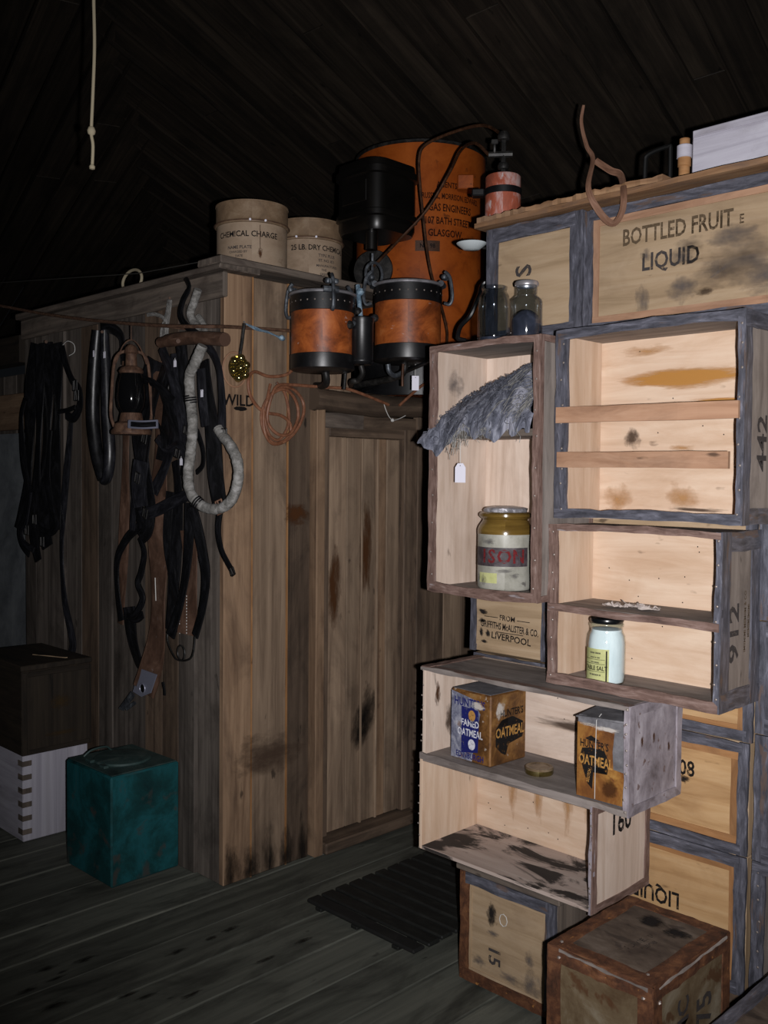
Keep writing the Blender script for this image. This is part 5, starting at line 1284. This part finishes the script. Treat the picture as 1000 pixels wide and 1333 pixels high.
# white rope collar
ro = thing('rope_collar', 'thick whitish rope collar looped over the bridle', 'rope', (0, 0, 0))
P = [L(x_, y_, o_) for x_, y_, o_ in ((264, 450, .13), (255, 470, .135), (247, 490, .13), (248, 520, .12), (251, 555, .12), (248, 590, .12), (245, 622, .13), (250, 645, .135), (266, 660, .115), (286, 662, .10), (302, 650, .09), (310, 625, .09), (309, 600, .09), (300, 580, .09), (290, 567, .08), (284, 558, .08))]
Pc = catmull(P, 8); mb = MB(); mb.tube(Pc, [.0185 + random.uniform(-.0012, .0012) for k in range(len(Pc))], 12); mb.build('rope', 'rope_white', ro)
for f in (60, 24):
    c = Pc[f]; T_ = (Pc[f + 1] - Pc[f - 1]).normalized(); e1_ = T_.orthogonal().normalized(); e2_ = T_.cross(e1_)
    MB().tube([c + T_ * (.008 * (k / 16 - 1.5)) + (e1_ * math.cos(k * PI / 8) + e2_ * math.sin(k * PI / 8)) * .0205 for k in range(49)], .003, 5).build('binding', 'leather_black', ro)
rp = thing('rope_end', 'frayed white rope end and cloth hanging above the bridle', 'rope', (0, 0, 0))
mb = MB(); mb.tube(catmull([L(258, 377, .038), L(252, 395, .036), L(248, 410, .036), L(256, 425, .038), L(262, 436, .05)], 6), .015, 10); mb.build('rope', 'rope_white', rp)
mb = MB(); mb.tube(catmull([L(258, 412, .036), L(266, 425, .036), L(266, 440, .06)], 5), .012, 8); mb.build('rope_strand', 'rope_white', rp)
rc_ = thing('cloth_strip', 'whitish cloth strip tied on a hook above the bridle', 'cloth', (0, 0, 0))
for pts, w_ in ((((221, 390), (219, 405), (216, 422), (215, 440)), .03), (((215, 420), (212, 430), (211, 442)), .022), (((192, 410), (202, 409), (212, 413), (217, 420)), .014)):
    MB().ribbon(catmull([L(a, b, .03) for a, b in pts], 5), w_, .006, (-1, -.1, 0), wv=.3).build('strip', 'rope_white', rc_)
MB().tube([L(221, 388, -.01), L(221, 388, .04)], .005, 6).build('nail', 'rusty_iron', rc_)
hk = thing('hanging_strap', 'curved black leather strap hung from the rail above the bridle', 'strap', (0, 0, 0))
straps(hk, [('strap', [(240, 360, .03), (246, 374, .062), (238, 392, .066), (235, 410, .07), (244, 425, .085), (262, 438, .09)], .024, .05, 'leather_black')])
bs = thing('wall_strap', 'broad dark strap hanging straight down behind the lantern', 'strap', (0, 0, 0))
straps(bs, [('strap', [(166, 470), (164, 570), (162, 680), (159, 760), (157, 812)], .05, .024, 'leather_brown')])
for px, py, nm in ((235, 440, 'small white tag on the crown strap of the bridle'),):
    label_tag(nm, L(228, 466, .125), .006, .016, .026, (-1, 0, 0))
label_tag('small white tag beside the rope collar on the collar strap', L(263, 505, .10), .006, .014, .026, (-1, 0, 0), string=False, shape=False)
label_tag('small white tag on the cheek strap of the bridle', L(236, 594, .125), .006, .016, .026, (-1, 0, 0))
label_tag('white tag on a string over the glossy leather loop', L(136, 430, .09), .085, .015, .026, (-1, 0, 0), shape=False)
label_tag('narrow white tag at the left edge of the glossy leather loop', L(122, 455, .08), .004, .009, .026, (-1, 0, 0), string=False, shape=False)

# wall pipe, wire and ring
pp = thing('rusty_pipe', 'thin rusty pipe running along the harness wall and round the corner', 'pipe', (0, 0, 0))
P = [L(-60, 388, .012), L(0, 398, .012), (L(60, 409, .012)), L(130, 418, .012), L(210, 424, .012), L(268, 425, .016)]
cnr = L(284, 425, .03); P += [Vector((WX - .03, WY - .03, cnr.z)), hy(302, 426, WY - .02), hy(340, 428, WY - .014), hy(384, 431, WY - .014)]
P = [p + Vector((-.14, 0, 0)) * (1 if 1 <= i <= 4 else (.6 if i in (0, 5) else 0)) for i, p in enumerate(P)]
P = [hx(-60, 388, WX - .13), hx(0, 398, WX - .15), hx(60, 409, WX - .15), hx(130, 418, WX - .15), hx(210, 424, WX - .15), hx(268, 425, WX - .12), Vector((WX - .05, WY - .05, hx(288, 425, WX - .05).z)), hy(310, 426, WY - .013), hy(340, 428, WY - .012), hy(384, 431, WY - .012)]
MB().tube(catmull(P, 6), .0065, 8).build('pipe_run', 'rusty_iron', pp)
for px in (60, 200):
    c = hx(px, 409 if px == 60 else 423, WX - .15); MB().tube([c, Vector((WX + .002, c.y, c.z))], .004, 6).build('pipe_stay', 'rusty_iron', pp)
wi = thing('line_wire', 'thin grey wire stretched above the harness wall rail', 'wire', (0, 0, 0))
MB().tube([hx(-60, 372, WX - .02), hx(60, 364, WX - .02), hx(180, 356, WX - .02), Vector((WX - .045, WY + .0, 2.262))], .0018, 5).build('wire_run', 'wire_grey', wi)
rn = thing('wire_ring', 'loop of tan cord resting on the harness wall cap', 'ring', hx(172, 361, WX + .05))
MB().tube([Vector((math.sin(a) * .004, math.cos(a) * .075, math.sin(a) * .045 + .0)) for a in [k * PI / 16 for k in range(32)]], .006, 8, closed=True).build('loop', 'cord_tan', rn)
rn.location.z = 2.248 + .051

# hanging cord from the roof
cp = []
for px, py in ((122, -40), (122, 0), (123, 60), (121, 120), (119, 165), (119, 176), (121, 190), (120, 217)):
    d = ray(px, py); cp.append(CAM + d * (2.55 / d.dot(fw0)))
top = cp[0].copy(); tz_ = (p1 - top).dot(n1) / n1.z; roofp = Vector((top.x, top.y, top.z + tz_))
cdh = thing('pull_rope', 'knotted tan cord hanging down from the dark roof', 'rope', roofp)
MB().tube([p - roofp for p in catmull([roofp] + cp, 6)], .0042, 8).build('cord', 'cord_tan', cdh)
k_ = cp[4].lerp(cp[5], .5) - roofp
MB().lathe([(0, -.014), (.009, -.008), (.011, 0), (.008, .009), (0, .014)], 12, c=k_).build('knot', 'cord_tan', cdh)
MB().lathe([(0, -.008), (.007, -.006), (.008, 0), (.004, .006), (0, .008)], 10, c=cp[-1] - roofp).build('end_knot', 'cord_tan', cdh)

# ================================================================ ON THE STALL FRONT
G = lambda px, py, off=.012: hy(px, py, WY - off)
pc_ = G(312, 479, .03)
bp = thing('brass_egg_pan', 'seven-cup brass pan hanging by its iron handle on the corner board', 'pan', pc_, 0)
for k in range(7):
    a = k * PI / 3 + .35; c = Vector((0, -.004, 0)) if k == 6 else Vector((math.cos(a) * .030, 0, math.sin(a) * .036))
    MB().lathe([(0, .017), (.007, .0155), (.013, .010), (.0155, .003), (.0165, -.003)], 18, c=c, axis=Vector((0, -1, 0))).build('cup', 'brass', bp)
MB().lathe([(0, -.004), (.038, -.003), (.044, 0), (.046, -.004), (.04, -.008), (0, -.009)], 36, axis=Vector((0, -1, 0))).build('pan_plate', 'brass', bp)
MB().tube([c_ - pc_ for c_ in (G(312, 464, .03), G(315, 445, .030), G(318, 421, .030))], .0065, 8).build('handle', 'iron_dark', bp)
MB().tube([Vector((.0 + .052 * math.cos(a) - .012, .012, .062 * math.sin(a) - .006)) for a in [k * PI / 20 for k in range(40)]], .0035, 8, closed=True).build('hanging_ring', 'slat_brown', bp)
MB().tube([G(318, 419, .036) - pc_, G(318, 419, -.004) - pc_], .003, 6).build('nail', 'iron_dark', bp)
br = thing('tied_string_bundle', 'bluish frayed string hanging from the nail of the brass pan', 'string', G(322, 424, .015), 0)
o0 = br.location
mb = MB()
for k in range(5): mb.tube(catmull([G(319, 421, .034) - o0, G(335, 427 + k * .8, .027) - o0, G(350, 433 + random.uniform(-1, 1), .014) - o0, G(366, 440 + random.uniform(-2, 2), .014) - o0], 5), .0022, 5)
mb.build('strands', 'verdigris', br)
MB().lathe([(0, -.014), (.009, -.008), (.011, 0), (.008, .01), (0, .016)], 12, c=G(367, 440, .014) - o0, axis=Vector((1, 0, -.4))).build('knot', 'verdigris', br)

co = thing('rubber_tube_coil', 'coiled reddish rubber tubing hanging on the stall front', 'tubing', (0, 0, 0))
P = [(384, 478), (372, 488), (350, 490), (332, 484), (324, 492), (325, 512), (334, 528), (346, 537), (366, 541), (378, 552), (376, 568), (362, 577), (350, 572), (342, 556), (341, 536), (350, 517), (366, 505), (382, 507), (394, 522), (395, 540), (386, 560), (372, 574), (356, 578), (346, 566), (343, 545), (346, 525), (358, 510), (374, 508), (386, 524), (388, 545), (378, 564), (364, 566), (352, 556), (348, 540), (354, 515), (362, 502), (380, 501), (420, 504), (450, 505), (472, 512), (492, 521), (506, 528)]
Q = [G(x_, y_, .014 + .006 * math.sin(i * 1.7) + i * .0003) for i, (x_, y_) in enumerate(P)]
Q[-1] = hy(506, 527, WY - .075); Q[-2] = hy(492, 521, WY - .075); Q[-3] = hy(472, 513, WY - .07); Q[-4] = hy(450, 506, WY - .06); Q[-5] = hy(420, 504, WY - .04)
MB().tube(catmull(Q, 6), .0062, 8).build('tubing', 'rubber_tube', co)
MB().tube(catmull([G(352, 500, .012), G(348, 520, .02), G(344, 540, .018), G(350, 565, .02), G(364, 572, .018), G(376, 550, .02), G(372, 515, .016), G(360, 498, .012)], 6), .0058, 8).build('tubing', 'rubber_tube', co)
MB().tube([G(360, 499, -.005), G(360, 499, .03)], .004, 6).build('nail', 'rusty_iron', co)
t2_ = thing('rubber_tube', 'short slanting length of reddish rubber tube rising from the beam', 'tubing', (0, 0, 0))
MB().tube(catmull([hy(520, 528, WY - .075), hy(535, 514, WY - .085), hy(548, 503, WY - .09), hy(562, 494, WY - .09)], 5), .006, 8).build('tubing', 'rubber_tube', t2_)
st_ = thing('string_tie', 'white string tied round the beam above the door', 'string', (0, 0, 0))
MB().tube(catmull([hy(500, 526, WY - .07), hy(503, 535, WY - .07), hy(507, 543, WY - .065), hy(512, 547, WY - .06), hy(520, 545, WY - .05), hy(528, 541, WY - .05)], 5), .0018, 5).build('string', 'string_white', st_)
MB().lathe([(0, -.008), (.007, -.005), (.008, 0), (.005, .006), (0, .008)], 10, c=hy(511, 547, WY - .06)).build('knot', 'string_white', st_)

# ================================================================ FLOOR ITEMS
# slatted duckboard
mt_ = thing('slatted_floor_mat', 'black slatted floor mat in front of the door', 'mat', (2.15, 2.0, .001), 0)
for yy in (.07, .26, .44): MB().box((0.0, yy, 0), (.86, yy + .03, .012), 0).build('bearer', 'mat_black', mt_, bevel=.002)
x = 0.0
for i in range(13):
    wd = .055
    MB().box((x, (.068 if x > .27 else 0) + random.uniform(-.003, .003), .0122), (x + wd, .515, .026), 1, jit=.001).build('slat', 'mat_black' if i else 'char', mt_, bevel=.005); x += .066
# teal tin
pt = hz(146, 1158, .0); pr = hz(235, 1131, 0)
tt = thing('teal_metal_tin', 'square teal-painted metal tin with round flat lid', 'tin', (WX - .163, 3.275, .002), RZ + .02)
MB().box((-.165, -.145, 0), (.165, .145, .405), 2).build('body', 'teal_tin', tt, bevel=.006)
MB().box((-.158, -.138, .4052), (.158, .138, .4095), 0).build('top_plate', 'teal_lid', tt, bevel=.002)
MB().lathe([(0, 0), (.105, 0), (.108, .004), (.105, .010), (.098, .012), (0, .012)], 40, c=(0, 0, .4097)).build('lid', 'teal_lid', tt)
MB().tube(catmull([(-.13, -.09, .41), (-.125, -.06, .43), (-.125, .0, .432), (-.13, .03, .41)], 5), .004, 6).build('handle', 'teal_lid', tt)
for s_ in (-1, 1): MB().box((s_ * .05 - .02, -.118, .4097), (s_ * .05 + .02, -.098, .421), 0).build('lid_lug', 'teal_lid', tt, bevel=.002)
MB().lathe([(0, 0), (.016, 0), (.016, .02), (.010, .024), (0, .024)], 14, c=(-.165, .02, .10), axis=Vector((-1, 0, 0))).build('spout', 'iron_black', tt)
# white box with finger joints and dark box on it
wx_ = thing('white_wooden_box', 'white-painted finger-jointed wooden box on the floor', 'box', (WX - .186, 3.95, .002), RZ)
MB().box((-.24, -.155, 0), (.20, .13, .355), 0).build('body', 'white_paint_wood', wx_, bevel=.004)
for k in range(6): MB().box((.2005, -.158, .03 + k * .056), (.2025, -.118, .052 + k * .056), 0).build('finger_joint', 'cap_wood', wx_, bevel=.002)
for k in range(6): MB().box((.160, -.1575, .03 + k * .056), (.2005, -.1552, .052 + k * .056), 0).build('finger_joint', 'cap_wood', wx_)
db_ = thing('dark_wooden_box', 'dark stained wooden box stacked on the white box', 'box', (WX - .186, 3.94, .3585), RZ)
MB().box((-.25, -.165, 0), (.205, .135, .345), 0).build('body', 'dark_box', db_, bevel=.004)
MB().box((-.255, -.17, .3455), (.21, .14, .368), 0).build('lid', 'dark_box', db_, bevel=.003)
for sx in (-.165, .13):
    MB().box((.2055, sx - .0, .003), (.212, sx + .02 if sx < 0 else sx + .005, .34), 2).build('cleat', 'dark_box', db_, bevel=.002)
for z in (.003, .32): MB().box((.2055, -.14, z), (.2115, .128, z + .02), 1).build('cleat', 'dark_box', db_, bevel=.002)
patch(lambda u, v: (.2058, u, v), (.0, .07), (.09, .014), 'stain_print', db_, name='faded_print')
patch(lambda u, v: (.2058, u, v), (.0, .2), (.06, .04), 'stain_print', db_, name='faded_print')
MB().strip((-.0, -.02, .3685), (.16, .05, .3685), (0, 1, 0), (0, 0, 1), .008, .002, 6, .002).build('splinter', 'ply_face', db_)

# ================================================================ GROUPS OF LIKE THINGS
GR = {'open_packing_crate': 'open packing crates used as shelves', 'packing_crate': 'closed cases of the crate wall', 'oatmeal_tin': 'oatmeal tins on the crate shelf', 'fibre_drum': 'cardboard drums on the stall roof',
      'label_tag': 'white museum tags', 'glass_jar': 'glass jars on the tall crate', 'top_plank': 'planks on top of the crate wall', 'copper_pipe': 'copper pipes of the gas apparatus', 'rusty_metal_box': 'rusty boxes on the floor'}
for o in list(S.objects):
    if o.parent is None and o.name.split('.')[0] in GR: o['group'] = GR[o.name.split('.')[0]]
